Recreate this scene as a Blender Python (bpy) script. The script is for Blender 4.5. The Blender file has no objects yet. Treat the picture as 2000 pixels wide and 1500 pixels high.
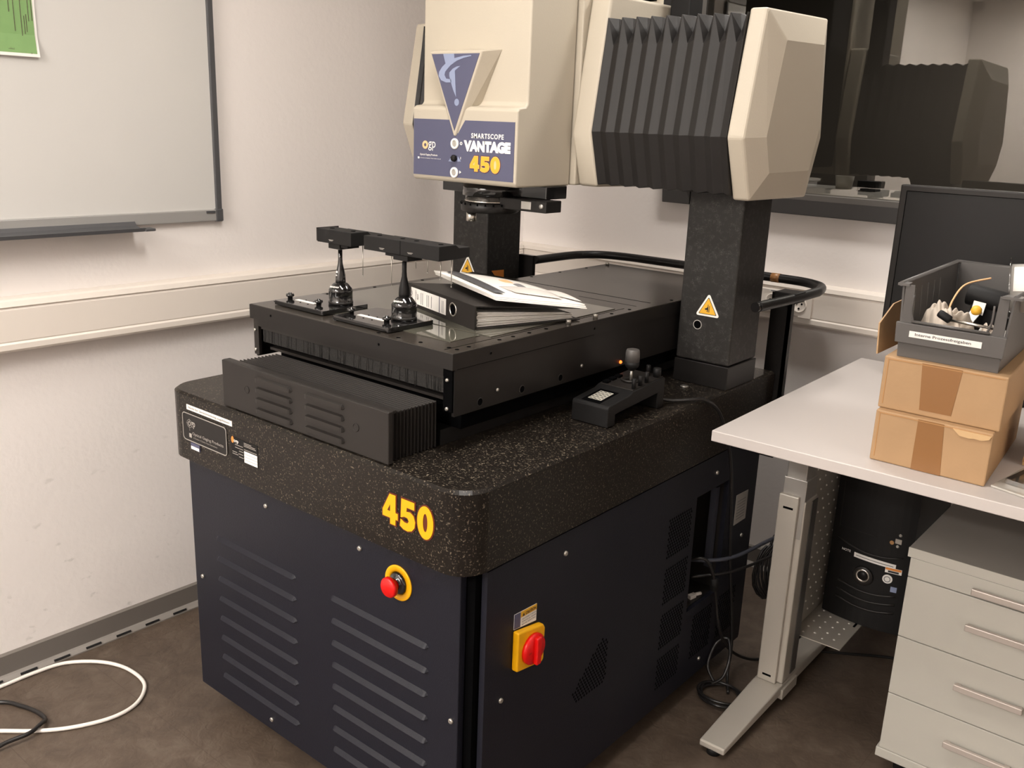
import bpy, bmesh, math, random
from mathutils import Vector, Matrix
random.seed(7)
C = bpy.context.scene.collection
sc = bpy.context.scene
def lin(c):
    c = c/255.0
    return c/12.92 if c <= .04045 else ((c+.055)/1.055)**2.4
def rgb(r, g, b): return (lin(r), lin(g), lin(b), 1)

# ---------------------------------------------------------------- camera
CAM = Vector((2.0324, -1.1526, 1.5469)); YAW, PIT, ROL, FPX = -.68298, .27497, .03842, 1815.65
f_ = Vector((math.sin(YAW)*math.cos(PIT), math.cos(YAW)*math.cos(PIT), -math.sin(PIT)))
r0 = Vector((math.cos(YAW), -math.sin(YAW), 0)); u0 = r0.cross(f_)
r_ = math.cos(ROL)*r0 + math.sin(ROL)*u0; u_ = math.cos(ROL)*u0 - math.sin(ROL)*r0
cd = bpy.data.cameras.new('camera'); cam = bpy.data.objects.new('camera', cd); C.objects.link(cam)
cam.matrix_world = Matrix(((r_.x, u_.x, -f_.x, CAM.x), (r_.y, u_.y, -f_.y, CAM.y), (r_.z, u_.z, -f_.z, CAM.z), (0, 0, 0, 1)))
cd.sensor_width = 36; cd.lens = FPX/2000*36; cd.clip_start = .02; cd.clip_end = 60
sc.camera = cam
# ---------------------------------------------------------------- world, lights, exposure
w = bpy.data.worlds.new('world'); sc.world = w; w.use_nodes = True
w.node_tree.nodes['Background'].inputs[0].default_value = (.55, .5, .45, 1)
w.node_tree.nodes['Background'].inputs[1].default_value = .02
sc.view_settings.view_transform = 'Standard'; sc.view_settings.look = 'None'
sc.view_settings.gamma = 1; sc.view_settings.use_curve_mapping = False
sc.view_settings.exposure = 0.36
ZC = 2.62
LAMPS = [(.90, .05, .75, .22, 14), (1.0, -3.1, 1.6, .4, 92), (2.9, .5, .3, 1.2, 3), (1.0, 3.9, 1.0, .3, 8), (0.15, -1.9, .4, 1.2, 31), (.95, 1.38, .8, .2, 14)]   # x, y, size x, size y, watts; left-front and far-room lamps are added fill
for (lx, ly, sx, sy, pw) in LAMPS:
    ld = bpy.data.lights.new('ceiling_or_fill_glow', 'AREA'); ld.shape = 'RECTANGLE'; ld.size = sx; ld.size_y = sy
    ld.energy = pw; ld.color = (1, .95, .895)
    lo = bpy.data.objects.new('ceiling_or_fill_glow', ld); lo.location = (lx, ly, ZC-.075); C.objects.link(lo)

# ---------------------------------------------------------------- materials
def mat(name, col, rough=.5, metal=0, spec=.5, bump=None, coat=0, noise=None, emit=None):
    m = bpy.data.materials.new(name); m.use_nodes = True; nt = m.node_tree; b = nt.nodes['Principled BSDF']
    b.inputs['Base Color'].default_value = col; b.inputs['Roughness'].default_value = rough
    b.inputs['Metallic'].default_value = metal; b.inputs['Specular IOR Level'].default_value = spec
    b.inputs['Coat Weight'].default_value = coat
    tc = nt.nodes.new('ShaderNodeTexCoord')
    if noise:   # scale, amount, (detail)
        n = nt.nodes.new('ShaderNodeTexNoise'); n.inputs['Scale'].default_value = noise[0]; n.inputs['Detail'].default_value = 6
        nt.links.new(tc.outputs['Object'], n.inputs['Vector'])
        r = nt.nodes.new('ShaderNodeValToRGB'); a = noise[1]
        r.color_ramp.elements[0].position = .3; r.color_ramp.elements[1].position = .7
        r.color_ramp.elements[0].color = (col[0]*(1-a), col[1]*(1-a), col[2]*(1-a), 1)
        r.color_ramp.elements[1].color = (min(1, col[0]*(1+a)), min(1, col[1]*(1+a)), min(1, col[2]*(1+a)), 1)
        nt.links.new(n.outputs['Fac'], r.inputs['Fac']); nt.links.new(r.outputs['Color'], b.inputs['Base Color'])
    if bump:    # scale, strength
        n = nt.nodes.new('ShaderNodeTexNoise'); n.inputs['Scale'].default_value = bump[0]; n.inputs['Detail'].default_value = 3
        nt.links.new(tc.outputs['Object'], n.inputs['Vector'])
        bp = nt.nodes.new('ShaderNodeBump'); bp.inputs['Strength'].default_value = bump[1]; bp.inputs['Distance'].default_value = .002
        nt.links.new(n.outputs['Fac'], bp.inputs['Height']); nt.links.new(bp.outputs['Normal'], b.inputs['Normal'])
    if emit:
        b.inputs['Emission Color'].default_value = emit[0]; b.inputs['Emission Strength'].default_value = emit[1]
    return m
def speckle(name, base, fleck, scale, thr, rough, swirl=0, grain=None):
    m = mat(name, base, rough, spec=.2); nt = m.node_tree; b = nt.nodes['Principled BSDF']
    tc = nt.nodes['Texture Coordinate']
    n = nt.nodes.new('ShaderNodeTexNoise'); n.inputs['Scale'].default_value = scale; n.inputs['Detail'].default_value = 2
    n.inputs['Distortion'].default_value = swirl; nt.links.new(tc.outputs['Object'], n.inputs['Vector'])
    r = nt.nodes.new('ShaderNodeValToRGB'); e = r.color_ramp.elements
    if swirl:
        e[0].position = .44; e[0].color = (0, 0, 0, 1); e[1].position = .5; e[1].color = (1, 1, 1, 1)
        q = e.new(.56); q.color = (0, 0, 0, 1)
    else:
        e[0].position = thr; e[0].color = (0, 0, 0, 1); e[1].position = thr+.05; e[1].color = (1, 1, 1, 1)
    nt.links.new(n.outputs['Fac'], r.inputs['Fac'])
    n2 = nt.nodes.new('ShaderNodeTexNoise'); n2.inputs['Scale'].default_value = scale*.55; n2.inputs['Detail'].default_value = 3
    nt.links.new(tc.outputs['Object'], n2.inputs['Vector'])
    r2 = nt.nodes.new('ShaderNodeValToRGB'); r2.color_ramp.elements[0].position = .46 if swirl else .4; r2.color_ramp.elements[1].position = .72
    nt.links.new(n2.outputs['Fac'], r2.inputs['Fac'])
    mul = nt.nodes.new('ShaderNodeMath'); mul.operation = 'MULTIPLY'
    nt.links.new(r.outputs['Color'], mul.inputs[0]); nt.links.new(r2.outputs['Color'], mul.inputs[1])
    n3 = nt.nodes.new('ShaderNodeTexNoise'); n3.inputs['Scale'].default_value = 4; n3.inputs['Detail'].default_value = 5
    nt.links.new(tc.outputs['Object'], n3.inputs['Vector'])
    mx0 = nt.nodes.new('ShaderNodeMix'); mx0.data_type = 'RGBA'
    g = grain or (base[0]*1.5, base[1]*1.5, base[2]*1.5, 1)
    mx0.inputs[6].default_value = base; mx0.inputs[7].default_value = g; nt.links.new(n3.outputs['Fac'], mx0.inputs[0])
    mx = nt.nodes.new('ShaderNodeMix'); mx.data_type = 'RGBA'; mx.inputs[7].default_value = fleck
    nt.links.new(mx0.outputs[2], mx.inputs[6]); nt.links.new(mul.outputs[0], mx.inputs[0])
    nt.links.new(mx.outputs[2], b.inputs['Base Color'])
    return m
M = {}
M['wall'] = mat('wall_paint', rgb(240, 234, 230), .75, bump=(55, .35))
def stain_wall():
    m = mat('wall_paint_scuffed', rgb(240, 234, 230), .75); nt = m.node_tree; b = nt.nodes['Principled BSDF']; tc = nt.nodes['Texture Coordinate']
    n = nt.nodes.new('ShaderNodeTexNoise'); n.inputs['Scale'].default_value = 55; n.inputs['Detail'].default_value = 4
    nt.links.new(tc.outputs['Object'], n.inputs['Vector'])
    bp = nt.nodes.new('ShaderNodeBump'); bp.inputs['Strength'].default_value = .45; bp.inputs['Distance'].default_value = .002
    nt.links.new(n.outputs['Fac'], bp.inputs['Height']); nt.links.new(bp.outputs['Normal'], b.inputs['Normal'])
    mp = nt.nodes.new('ShaderNodeMapping'); mp.inputs['Scale'].default_value = (1, 14, 24); mp.inputs['Rotation'].default_value = (.5, 0, 0)
    nt.links.new(tc.outputs['Object'], mp.inputs['Vector'])
    s = nt.nodes.new('ShaderNodeTexNoise'); s.inputs['Scale'].default_value = 1.0; s.inputs['Detail'].default_value = 4
    nt.links.new(mp.outputs['Vector'], s.inputs['Vector'])
    r = nt.nodes.new('ShaderNodeValToRGB'); r.color_ramp.elements[0].position = .66; r.color_ramp.elements[1].position = .74
    nt.links.new(s.outputs['Fac'], r.inputs['Fac'])
    geo = nt.nodes.new('ShaderNodeNewGeometry'); sx = nt.nodes.new('ShaderNodeSeparateXYZ'); nt.links.new(geo.outputs['Position'], sx.inputs[0])
    mr = nt.nodes.new('ShaderNodeMapRange'); mr.inputs[1].default_value = .25; mr.inputs[2].default_value = .75; mr.inputs[3].default_value = .4; mr.inputs[4].default_value = 0
    nt.links.new(sx.outputs['Z'], mr.inputs[0])
    mu = nt.nodes.new('ShaderNodeMath'); mu.operation = 'MULTIPLY'; nt.links.new(r.outputs['Color'], mu.inputs[0]); nt.links.new(mr.outputs[0], mu.inputs[1])
    mx = nt.nodes.new('ShaderNodeMix'); mx.data_type = 'RGBA'; mx.inputs[6].default_value = rgb(240, 234, 230); mx.inputs[7].default_value = rgb(120, 122, 108)
    nt.links.new(mu.outputs[0], mx.inputs[0]); nt.links.new(mx.outputs[2], b.inputs['Base Color'])
    return m
M['wall_s'] = stain_wall()
def floor_mat():
    m = mat('vinyl_floor', rgb(120, 106, 92), .5); nt = m.node_tree; b = nt.nodes['Principled BSDF']; tc = nt.nodes['Texture Coordinate']
    mp = nt.nodes.new('ShaderNodeMapping'); mp.inputs['Scale'].default_value = (1, 1, 1)
    nt.links.new(tc.outputs['Object'], mp.inputs['Vector'])
    n = nt.nodes.new('ShaderNodeTexNoise'); n.inputs['Scale'].default_value = 13; n.inputs['Detail'].default_value = 10; n.inputs['Roughness'].default_value = .72
    n.inputs['Distortion'].default_value = .8
    nt.links.new(mp.outputs['Vector'], n.inputs['Vector'])
    r = nt.nodes.new('ShaderNodeValToRGB'); e = r.color_ramp.elements
    e[0].position = .33; e[0].color = rgb(73, 62, 53); e[1].position = .68; e[1].color = rgb(98, 86, 75)
    q = e.new(.5); q.color = rgb(86, 73, 62)
    nt.links.new(n.outputs['Fac'], r.inputs['Fac'])
    br = nt.nodes.new('ShaderNodeTexBrick'); br.offset = 0; br.inputs['Scale'].default_value = 1
    br.inputs['Brick Width'].default_value = .61; br.inputs['Row Height'].default_value = .313; br.inputs['Mortar Size'].default_value = .0012
    mp2 = nt.nodes.new('ShaderNodeMapping'); mp2.inputs['Location'].default_value = (.375, .116+.313*20, 0); nt.links.new(tc.outputs['Object'], mp2.inputs['Vector'])
    nt.links.new(mp2.outputs['Vector'], br.inputs['Vector'])
    mx = nt.nodes.new('ShaderNodeMix'); mx.data_type = 'RGBA'; mx.inputs[7].default_value = rgb(72, 60, 50)
    ml = nt.nodes.new('ShaderNodeMath'); ml.operation = 'MULTIPLY'; ml.inputs[1].default_value = .7
    nt.links.new(br.outputs['Fac'], ml.inputs[0]); nt.links.new(ml.outputs[0], mx.inputs[0])
    nt.links.new(r.outputs['Color'], mx.inputs[6]); nt.links.new(mx.outputs[2], b.inputs['Base Color'])
    n2 = nt.nodes.new('ShaderNodeTexNoise'); n2.inputs['Scale'].default_value = 30; n2.inputs['Detail'].default_value = 6; n2.inputs['Distortion'].default_value = 1.2
    nt.links.new(mp.outputs['Vector'], n2.inputs['Vector'])
    bp = nt.nodes.new('ShaderNodeBump'); bp.inputs['Strength'].default_value = .5; bp.inputs['Distance'].default_value = .004
    nt.links.new(n2.outputs['Fac'], bp.inputs['Height']); nt.links.new(bp.outputs['Normal'], b.inputs['Normal'])
    return m
M['floor'] = floor_mat()
M['ceil'] = mat('ceiling_panels', rgb(236, 233, 228), .8)
M['cover'] = mat('cream_cover_plastic', rgb(183, 174, 158), .5, bump=(260, .12))
M['granite'] = speckle('polished_brown_granite', rgb(20, 18, 16), rgb(128, 117, 101), 240, .575, .30, grain=rgb(36, 31, 27))
M['column'] = speckle('dark_grey_granite', rgb(40, 39, 38), rgb(84, 82, 80), 150, .6, .45, swirl=2.0, grain=rgb(46, 44, 42))
M['navy'] = mat('navy_powder_coat', rgb(26, 27, 36), .42, bump=(500, .2), noise=(2.5, .08), spec=.28)
M['black'] = mat('black_anodised', rgb(28, 26, 25), .38, noise=(6, .12), spec=.28)
M['blackm'] = mat('black_matt', rgb(20, 19, 19), .6, spec=.28)
M['blacks'] = mat('black_sheet_metal', rgb(38, 35, 33), .42, spec=.28)
M['gloss'] = mat('black_gloss', rgb(24, 23, 23), .1, coat=.6)
M['top'] = mat('stage_top_anodised', rgb(54, 49, 44), .22, noise=(5, .12), spec=.28)
M['glass_top'] = mat('stage_glass', rgb(88, 86, 76), .05, coat=.5, noise=(3, .06))
M['rubber'] = mat('bellows_rubber', rgb(34, 32, 31), .48, bump=(22, .5), spec=.28)
M['void'] = mat('dark_gap', rgb(7, 7, 8), .95, spec=.03)
M['brush'] = mat('brush_strip', rgb(28, 26, 24), .8, bump=(300, 1))
M['steel'] = mat('bright_steel', rgb(205, 200, 192), .25, metal=1)
M['screw'] = mat('screw_steel', rgb(190, 186, 178), .35, metal=.8)
M['alu'] = mat('brushed_aluminium', rgb(176, 172, 166), .38, metal=.5)
M['frame'] = mat('whiteboard_frame_grey', rgb(158, 156, 153), .45, metal=.1)
M['framed'] = mat('whiteboard_edge_dark', rgb(78, 78, 80), .45)
M['board'] = mat('whiteboard_enamel', rgb(212, 210, 206), .3, coat=.3)
M['trunk'] = mat('cable_trunking_plastic', rgb(232, 223, 213), .45)
M['base'] = mat('baseboard_grey_vinyl', rgb(112, 106, 100), .5)
M['baseflange'] = mat('baseboard_lip_vinyl', rgb(136, 130, 124), .5)
M['white'] = mat('white_paper', rgb(240, 236, 230), .6)
M['label'] = mat('white_label', rgb(236, 232, 226), .5)
M['ink'] = mat('black_ink', rgb(40, 38, 40), .6)
M['greyink'] = mat('grey_ink', rgb(120, 118, 120), .6)
M['silverink'] = mat('silver_print', rgb(170, 165, 158), .4, metal=.2)
M['yellow'] = mat('yellow_plastic', rgb(236, 172, 0), .45)
M['yellow2'] = mat('golden_yellow_print', rgb(226, 172, 48), .5)
M['red'] = mat('red_plastic', rgb(215, 10, 10), .35)
M['redd'] = mat('dark_red_outline', rgb(92, 32, 8), .5)
M['blue'] = mat('slate_blue_print', rgb(80, 81, 106), .5)
M['lblue'] = mat('pale_blue_print', rgb(138, 148, 176), .5)
M['orange'] = mat('orange_print', rgb(226, 140, 60), .5)
M['peach'] = mat('peach_print', rgb(240, 190, 140), .5)
M['green'] = mat('green_print', rgb(128, 166, 104), .6, noise=(30, .04))
M['greenline'] = mat('dark_lines_print', rgb(82, 68, 60), .6)
M['card'] = mat('cardboard', rgb(172, 139, 102), .7, bump=(90, .2), noise=(9, .05))
M['cardd'] = mat('torn_cardboard_inside', rgb(204, 170, 126), .8)
M['tape'] = mat('brown_packing_tape', rgb(140, 98, 56), .35)
M['wood'] = mat('beech_wood', rgb(206, 168, 118), .5, noise=(14, .1))
M['wooddark'] = mat('beech_end_grain', rgb(176, 132, 84), .6)
M['bin'] = mat('grey_bin_plastic', rgb(86, 83, 81), .4)
M['desk'] = mat('light_grey_laminate', rgb(198, 191, 187), .45)
M['drawer'] = mat('warm_grey_laminate', rgb(180, 177, 168), .5)
M['drawertop'] = mat('grey_laminate_top', rgb(150, 145, 138), .5)
M['handle'] = mat('satin_handle', rgb(186, 176, 168), .4, metal=.3)
M['deskleg'] = mat('silver_powder_coat', rgb(188, 182, 172), .42, metal=.25)
M['pc'] = mat('black_pc_plastic', rgb(22, 21, 21), .45, spec=.28)
M['winf'] = mat('window_frame_anthracite', rgb(56, 54, 53), .5)
M['winf2'] = mat('window_bead_grey', rgb(92, 88, 84), .5)
M['cloth'] = mat('grey_cotton', rgb(196, 184, 170), .9, bump=(120, .5))
M['cablew'] = mat('white_cable', rgb(232, 226, 218), .4)
M['cableb'] = mat('black_cable', rgb(30, 28, 28), .3)
M['cableg'] = mat('slate_cable', rgb(66, 68, 78), .4)
M['plastic'] = mat('silver_plastic', rgb(170, 166, 160), .3)
M['cd'] = mat('clear_case_plastic', rgb(184, 180, 172), .12, coat=.5)
M['lamp'] = mat('lamp_diffuser', rgb(255, 240, 220), .6, emit=((1, .95, .885, 1), 3))
M['led'] = mat('orange_led', rgb(255, 90, 20), .5, emit=((1, .15, .02, 1), 2.5))
M['lcd'] = mat('lit_keypad_display', rgb(190, 186, 172), .4, emit=((.9, .85, .75, 1), .05))
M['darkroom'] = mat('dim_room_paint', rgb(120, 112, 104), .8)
M['clear_grey'] = mat('pale_grey_print', rgb(204, 198, 192), .5)
M['mailw'] = mat('beyond_white_plastic', rgb(220, 214, 205), .5)
def pane_mat():
    m = bpy.data.materials.new('window_glass'); m.use_nodes = True; nt = m.node_tree; nt.nodes.clear()
    o = nt.nodes.new('ShaderNodeOutputMaterial'); mx = nt.nodes.new('ShaderNodeMixShader'); t = nt.nodes.new('ShaderNodeBsdfTransparent'); g = nt.nodes.new('ShaderNodeBsdfGlossy')
    g.inputs['Roughness'].default_value = 0.0; g.inputs['Color'].default_value = (1, .97, .92, 1); t.inputs['Color'].default_value = (.8, .8, .78, 1)
    fr = nt.nodes.new('ShaderNodeFresnel'); fr.inputs['IOR'].default_value = 1.62
    nt.links.new(fr.outputs[0], mx.inputs[0]); nt.links.new(t.outputs[0], mx.inputs[1]); nt.links.new(g.outputs[0], mx.inputs[2]); nt.links.new(mx.outputs[0], o.inputs[0])
    return m
M['pane'] = pane_mat()
def clear_mat():
    m = bpy.data.materials.new('clear_film'); m.use_nodes = True; nt = m.node_tree; nt.nodes.clear()
    o = nt.nodes.new('ShaderNodeOutputMaterial'); mx = nt.nodes.new('ShaderNodeMixShader'); t = nt.nodes.new('ShaderNodeBsdfTransparent'); g = nt.nodes.new('ShaderNodeBsdfGlossy')
    g.inputs['Roughness'].default_value = .08; t.inputs['Color'].default_value = (.86, .86, .86, 1)
    mx.inputs[0].default_value = .22
    nt.links.new(t.outputs[0], mx.inputs[1]); nt.links.new(g.outputs[0], mx.inputs[2]); nt.links.new(mx.outputs[0], o.inputs[0])
    return m
M['clear'] = clear_mat()

# ---------------------------------------------------------------- mesh helpers
class B:
    def __init__(s): s.v = []; s.f = []; s.sm = []
    def add(s, vs, fs, smooth=False):
        k = len(s.v); s.v += [Vector(p) for p in vs]; s.f += [tuple(i+k for i in f) for f in fs]; s.sm += [smooth]*len(fs); return s
    def box(s, x0, x1, y0, y1, z0, z1):
        return s.add([(x0,y0,z0),(x1,y0,z0),(x1,y1,z0),(x0,y1,z0),(x0,y0,z1),(x1,y0,z1),(x1,y1,z1),(x0,y1,z1)],
            [(3,2,1,0),(4,5,6,7),(0,1,5,4),(1,2,6,5),(2,3,7,6),(3,0,4,7)])
    def hexa(s, p): return s.add(p, [(3,2,1,0),(4,5,6,7),(0,1,5,4),(1,2,6,5),(2,3,7,6),(3,0,4,7)])
    def prism(s, pts, d):     # planar polygon pts (3D) extruded by vector d
        n = len(pts); d = Vector(d); a = [Vector(p) for p in pts]
        return s.add(a+[p+d for p in a], [tuple(range(n-1,-1,-1)), tuple(range(n,2*n))]+[(i,(i+1)%n,n+(i+1)%n,n+i) for i in range(n)])
    def cyl(s, p, q, r, r2=None, n=24, cap=True):
        p = Vector(p); q = Vector(q); r2 = r if r2 is None else r2; ax = (q-p).normalized()
        a = ax.orthogonal().normalized(); b = ax.cross(a)
        vs = [p+(a*math.cos(t)+b*math.sin(t))*r for t in [2*math.pi*i/n for i in range(n)]]+[q+(a*math.cos(t)+b*math.sin(t))*r2 for t in [2*math.pi*i/n for i in range(n)]]
        s.add(vs, [(i,(i+1)%n,n+(i+1)%n,n+i) for i in range(n)], True)
        if cap: s.add(vs, [tuple(range(n-1,-1,-1)), tuple(range(n,2*n))])
        return s
    def lathe(s, p, ax, prof, n=32):   # prof: (r, h)
        p = Vector(p); ax = Vector(ax).normalized(); a = ax.orthogonal().normalized(); b = ax.cross(a); k = len(prof)
        vs = [p+ax*h+(a*math.cos(2*math.pi*i/n)+b*math.sin(2*math.pi*i/n))*r for (r, h) in prof for i in range(n)]
        s.add(vs, [(j*n+i, j*n+(i+1)%n, (j+1)*n+(i+1)%n, (j+1)*n+i) for j in range(k-1) for i in range(n)], True)
        if prof[0][0] > 1e-5: s.add(vs[:n], [tuple(range(n-1,-1,-1))])
        if prof[-1][0] > 1e-5: s.add(vs[-n:], [tuple(range(n))])
        return s
    def tube(s, pts, r, n=10, closed=False):
        P = [Vector(p) for p in pts]; k = len(P); rings = []; prev = None
        for i in range(k):
            if closed: t = (P[(i+1)%k]-P[i-1]).normalized()
            else: t = (P[min(i+1,k-1)]-P[max(i-1,0)]).normalized()
            if prev is None: a = t.orthogonal().normalized()
            else: a = (prev-t*prev.dot(t)).normalized()
            prev = a; b = t.cross(a); rings.append([P[i]+(a*math.cos(2*math.pi*j/n)+b*math.sin(2*math.pi*j/n))*r for j in range(n)])
        vs = [p for g in rings for p in g]; m = k if closed else k-1
        s.add(vs, [(i*n+j, i*n+(j+1)%n, ((i+1)%k)*n+(j+1)%n, ((i+1)%k)*n+j) for i in range(m) for j in range(n)], True)
        if not closed: s.add(rings[0], [tuple(range(n-1,-1,-1))]); s.add(rings[-1], [tuple(range(n))])
        return s
    def loft(s, rings, cap=True, smooth=False):
        n = len(rings[0]); vs = [p for g in rings for p in g]
        s.add(vs, [(i*n+j, i*n+(j+1)%n, (i+1)*n+(j+1)%n, (i+1)*n+j) for i in range(len(rings)-1) for j in range(n)], smooth)
        if cap: s.add(rings[0], [tuple(range(n-1,-1,-1))]); s.add(rings[-1], [tuple(range(n))])
        return s
    def rot(s, ang, c):
        c = Vector(c); R_ = Matrix.Rotation(ang, 3, 'Z')
        s.v = [R_ @ (p-c)+c for p in s.v]; return s
def catmull(P, k=8, closed=False):
    P = [Vector(p) for p in P]; out = []; n = len(P)
    for i in range(n if closed else n-1):
        if closed: a, b, c, d = P[i-1], P[i], P[(i+1)%n], P[(i+2)%n]
        else: a, b, c, d = P[max(i-1,0)], P[i], P[i+1], P[min(i+2,n-1)]
        for j in range(k):
            t = j/k; out.append(.5*((2*b)+(c-a)*t+(2*a-5*b+4*c-d)*t*t+(3*b-a-3*c+d)*t**3))
    if not closed: out.append(P[-1])
    return out
def world_loc(o):
    v = Vector((0, 0, 0))
    while o: v += o.location; o = o.parent
    return v
def obj(name, b, m, parent=None, bevel=0, seg=2, label=None, cat=None, group=None, kind=None, smooth=False):
    me = bpy.data.meshes.new(name); xs = [p.x for p in b.v]; ys = [p.y for p in b.v]; zs = [p.z for p in b.v]
    c = Vector(((min(xs)+max(xs))/2, (min(ys)+max(ys))/2, min(zs)))
    me.from_pydata([p-c for p in b.v], [], b.f); me.polygons.foreach_set('use_smooth', [bool(smooth or q) for q in b.sm])
    bm = bmesh.new(); bm.from_mesh(me); bmesh.ops.remove_doubles(bm, verts=bm.verts, dist=1e-6); bmesh.ops.recalc_face_normals(bm, faces=bm.faces); bm.to_mesh(me); bm.free()
    mats = m if isinstance(m, (list, tuple)) else [m]
    for q in mats: me.materials.append(M[q])
    o = bpy.data.objects.new(name, me); C.objects.link(o)
    if parent: o.parent = parent; o.location = c-world_loc(parent)
    else: o.location = c
    if bevel:
        md = o.modifiers.new('bevel', 'BEVEL'); md.width = bevel; md.segments = seg; md.limit_method = 'ANGLE'; md.angle_limit = math.radians(28); md.use_clamp_overlap = True
        if seg > 2:
            for p in me.polygons: p.use_smooth = True
            wn = o.modifiers.new('normals', 'WEIGHTED_NORMAL'); wn.keep_sharp = True; wn.weight = 100
    for k, val in (('label', label), ('category', cat), ('group', group), ('kind', kind)):
        if val: o[k] = val
    return o
def thing(name, loc, label, cat, group=None):
    o = bpy.data.objects.new(name, None); o.empty_display_size = .05; C.objects.link(o); o.location = loc
    o['label'] = label; o['category'] = cat
    if group: o['group'] = group
    return o
def bx(x0, x1, y0, y1, z0, z1): return B().box(x0, x1, y0, y1, z0, z1)
def cp(o, d, parent=None):
    q = o.copy(); C.objects.link(q); q.location = o.location+Vector(d)
    if parent: q.parent = parent
    return q
# flat things on a surface: origin O, in-surface axes ux, uy, normal n = ux x uy
def flat(pts, O, ux, uy, t=.0008, lift=0):
    O = Vector(O); ux = Vector(ux).normalized(); uy = Vector(uy).normalized(); n = ux.cross(uy)
    return B().prism([O+ux*a+uy*b+n*lift for (a, b) in pts], n*t)
def rect(w_, h_, r=0, x=0, y=0):
    if not r: return [(x,y),(x+w_,y),(x+w_,y+h_),(x,y+h_)]
    out = []
    for (cx, cy, a0) in ((x+w_-r,y+r,-90),(x+w_-r,y+h_-r,0),(x+r,y+h_-r,90),(x+r,y+r,180)):
        for k in range(5):
            a = math.radians(a0+k*22.5); out.append((cx+r*math.cos(a), cy+r*math.sin(a)))
    return out
def circ(cx, cy, r, n=20, ry=None): return [(cx+r*math.cos(2*math.pi*i/n), cy+(ry or r)*math.sin(2*math.pi*i/n)) for i in range(n)]
def merge(*bs):
    o = B()
    for b in bs:
        k = len(o.v); o.v += b.v; o.f += [tuple(i+k for i in f) for f in b.f]; o.sm += b.sm
    return o
def text_b(body, O, ux, uy, w_, h_, bold=0.0, t=.0005, lift=.0012, shear=0, sp=1.0):
    cu = bpy.data.curves.new('t', 'FONT'); cu.body = body; cu.offset = bold; cu.resolution_u = 3; cu.space_character = sp; cu.shear = shear
    cu.fill_mode = 'FRONT'
    o = bpy.data.objects.new('t', cu); C.objects.link(o)
    dg = bpy.context.evaluated_depsgraph_get(); me = bpy.data.meshes.new_from_object(o.evaluated_get(dg))
    O = Vector(O); ux = Vector(ux).normalized(); uy = Vector(uy).normalized(); n = ux.cross(uy)
    xs = [v.co.x for v in me.vertices]; ys = [v.co.y for v in me.vertices]
    x0, x1, y0, y1 = min(xs), max(xs), min(ys), max(ys); sx = w_/(x1-x0); sy = h_/(y1-y0)
    b = B(); b.add([O+ux*(v.co.x-x0)*sx+uy*(v.co.y-y0)*sy+n*(lift+t) for v in me.vertices], [tuple(p.vertices) for p in me.polygons])
    bpy.data.objects.remove(o); bpy.data.curves.remove(cu); bpy.data.meshes.remove(me)
    return b
X_, Y_, Z_ = (1,0,0), (0,1,0), (0,0,1)

# ================================================================= ROOM (axes turned a little against the machine)
TH = .0231; WX, WY = -.4638, 1.8877
def rm(u, v, z=0): return Vector((math.cos(TH)*u+math.sin(TH)*v, -math.sin(TH)*u+math.cos(TH)*v, z))
def rbox(u0, u1, v0, v1, z0, z1, b=None):
    return (b or B()).hexa([rm(u0,v0,z0),rm(u1,v0,z0),rm(u1,v1,z0),rm(u0,v1,z0),rm(u0,v0,z1),rm(u1,v0,z1),rm(u1,v1,z1),rm(u0,v1,z1)])
UX = rm(1,0)-rm(0,0); VX = rm(0,1)-rm(0,0)
RX, RY = 4.2, -3.6
obj('floor', rbox(WX, RX, RY, WY, -.1, 0), 'floor', kind='structure')
obj('ceiling', rbox(WX, RX, RY, WY, ZC, ZC+.1), 'ceil', kind='structure')
obj('wall_left', rbox(WX-.1, WX, RY-.1, WY+.1, -.1, ZC+.1), 'wall_s', kind='structure')
obj('wall_right', rbox(RX, RX+.1, RY-.1, WY+.1, -.1, ZC+.1), 'wall', kind='structure')
obj('wall_front', rbox(WX, RX, RY-.1, RY, -.1, ZC+.1), 'wall', kind='structure')
WU0, WU1, WZ0, WZ1 = .215, 2.9, 1.285, 2.35      # window opening
b = B(); D = .16
rbox(WX, RX, WY, WY+D, -.1, WZ0, b); rbox(WX, RX, WY, WY+D, WZ1, ZC+.1, b)
rbox(WX, WU0, WY, WY+D, WZ0, WZ1, b); rbox(WU1, RX, WY, WY+D, WZ0, WZ1, b)
obj('wall_back', b, 'wall', kind='structure')
# window: frame and pane
wf = bpy.data.objects.new('window_1', None); C.objects.link(wf); wf.location = rm(1.2, WY, WZ0); wf['kind'] = 'structure'
b = B()
rbox(WU0+.001, WU1-.001, WY-.03, WY+.06, WZ0+.001, WZ0+.048, b); rbox(WU0+.001, WU1-.001, WY-.03, WY+.06, WZ1-.06, WZ1-.001, b)
rbox(WU0+.001, WU0+.055, WY-.03, WY+.06, WZ0+.048, WZ1-.06, b); rbox(WU1-.055, WU1-.001, WY-.03, WY+.06, WZ0+.048, WZ1-.06, b)
obj('window_frame', b, 'winf', wf, bevel=.002)
b = B(); rbox(WU0+.055, WU1-.055, WY-.012, WY+.05, WZ0+.048, WZ0+.066, b); rbox(WU0+.055, WU0+.075, WY-.012, WY+.05, WZ0+.066, WZ1-.06, b)
obj('glazing_bead', b, 'winf2', wf, bevel=.002)
obj('pane', rbox(WU0+.055, WU1-.055, WY+.040, WY+.041, WZ0+.05, WZ1-.06), 'pane', wf)
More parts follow.
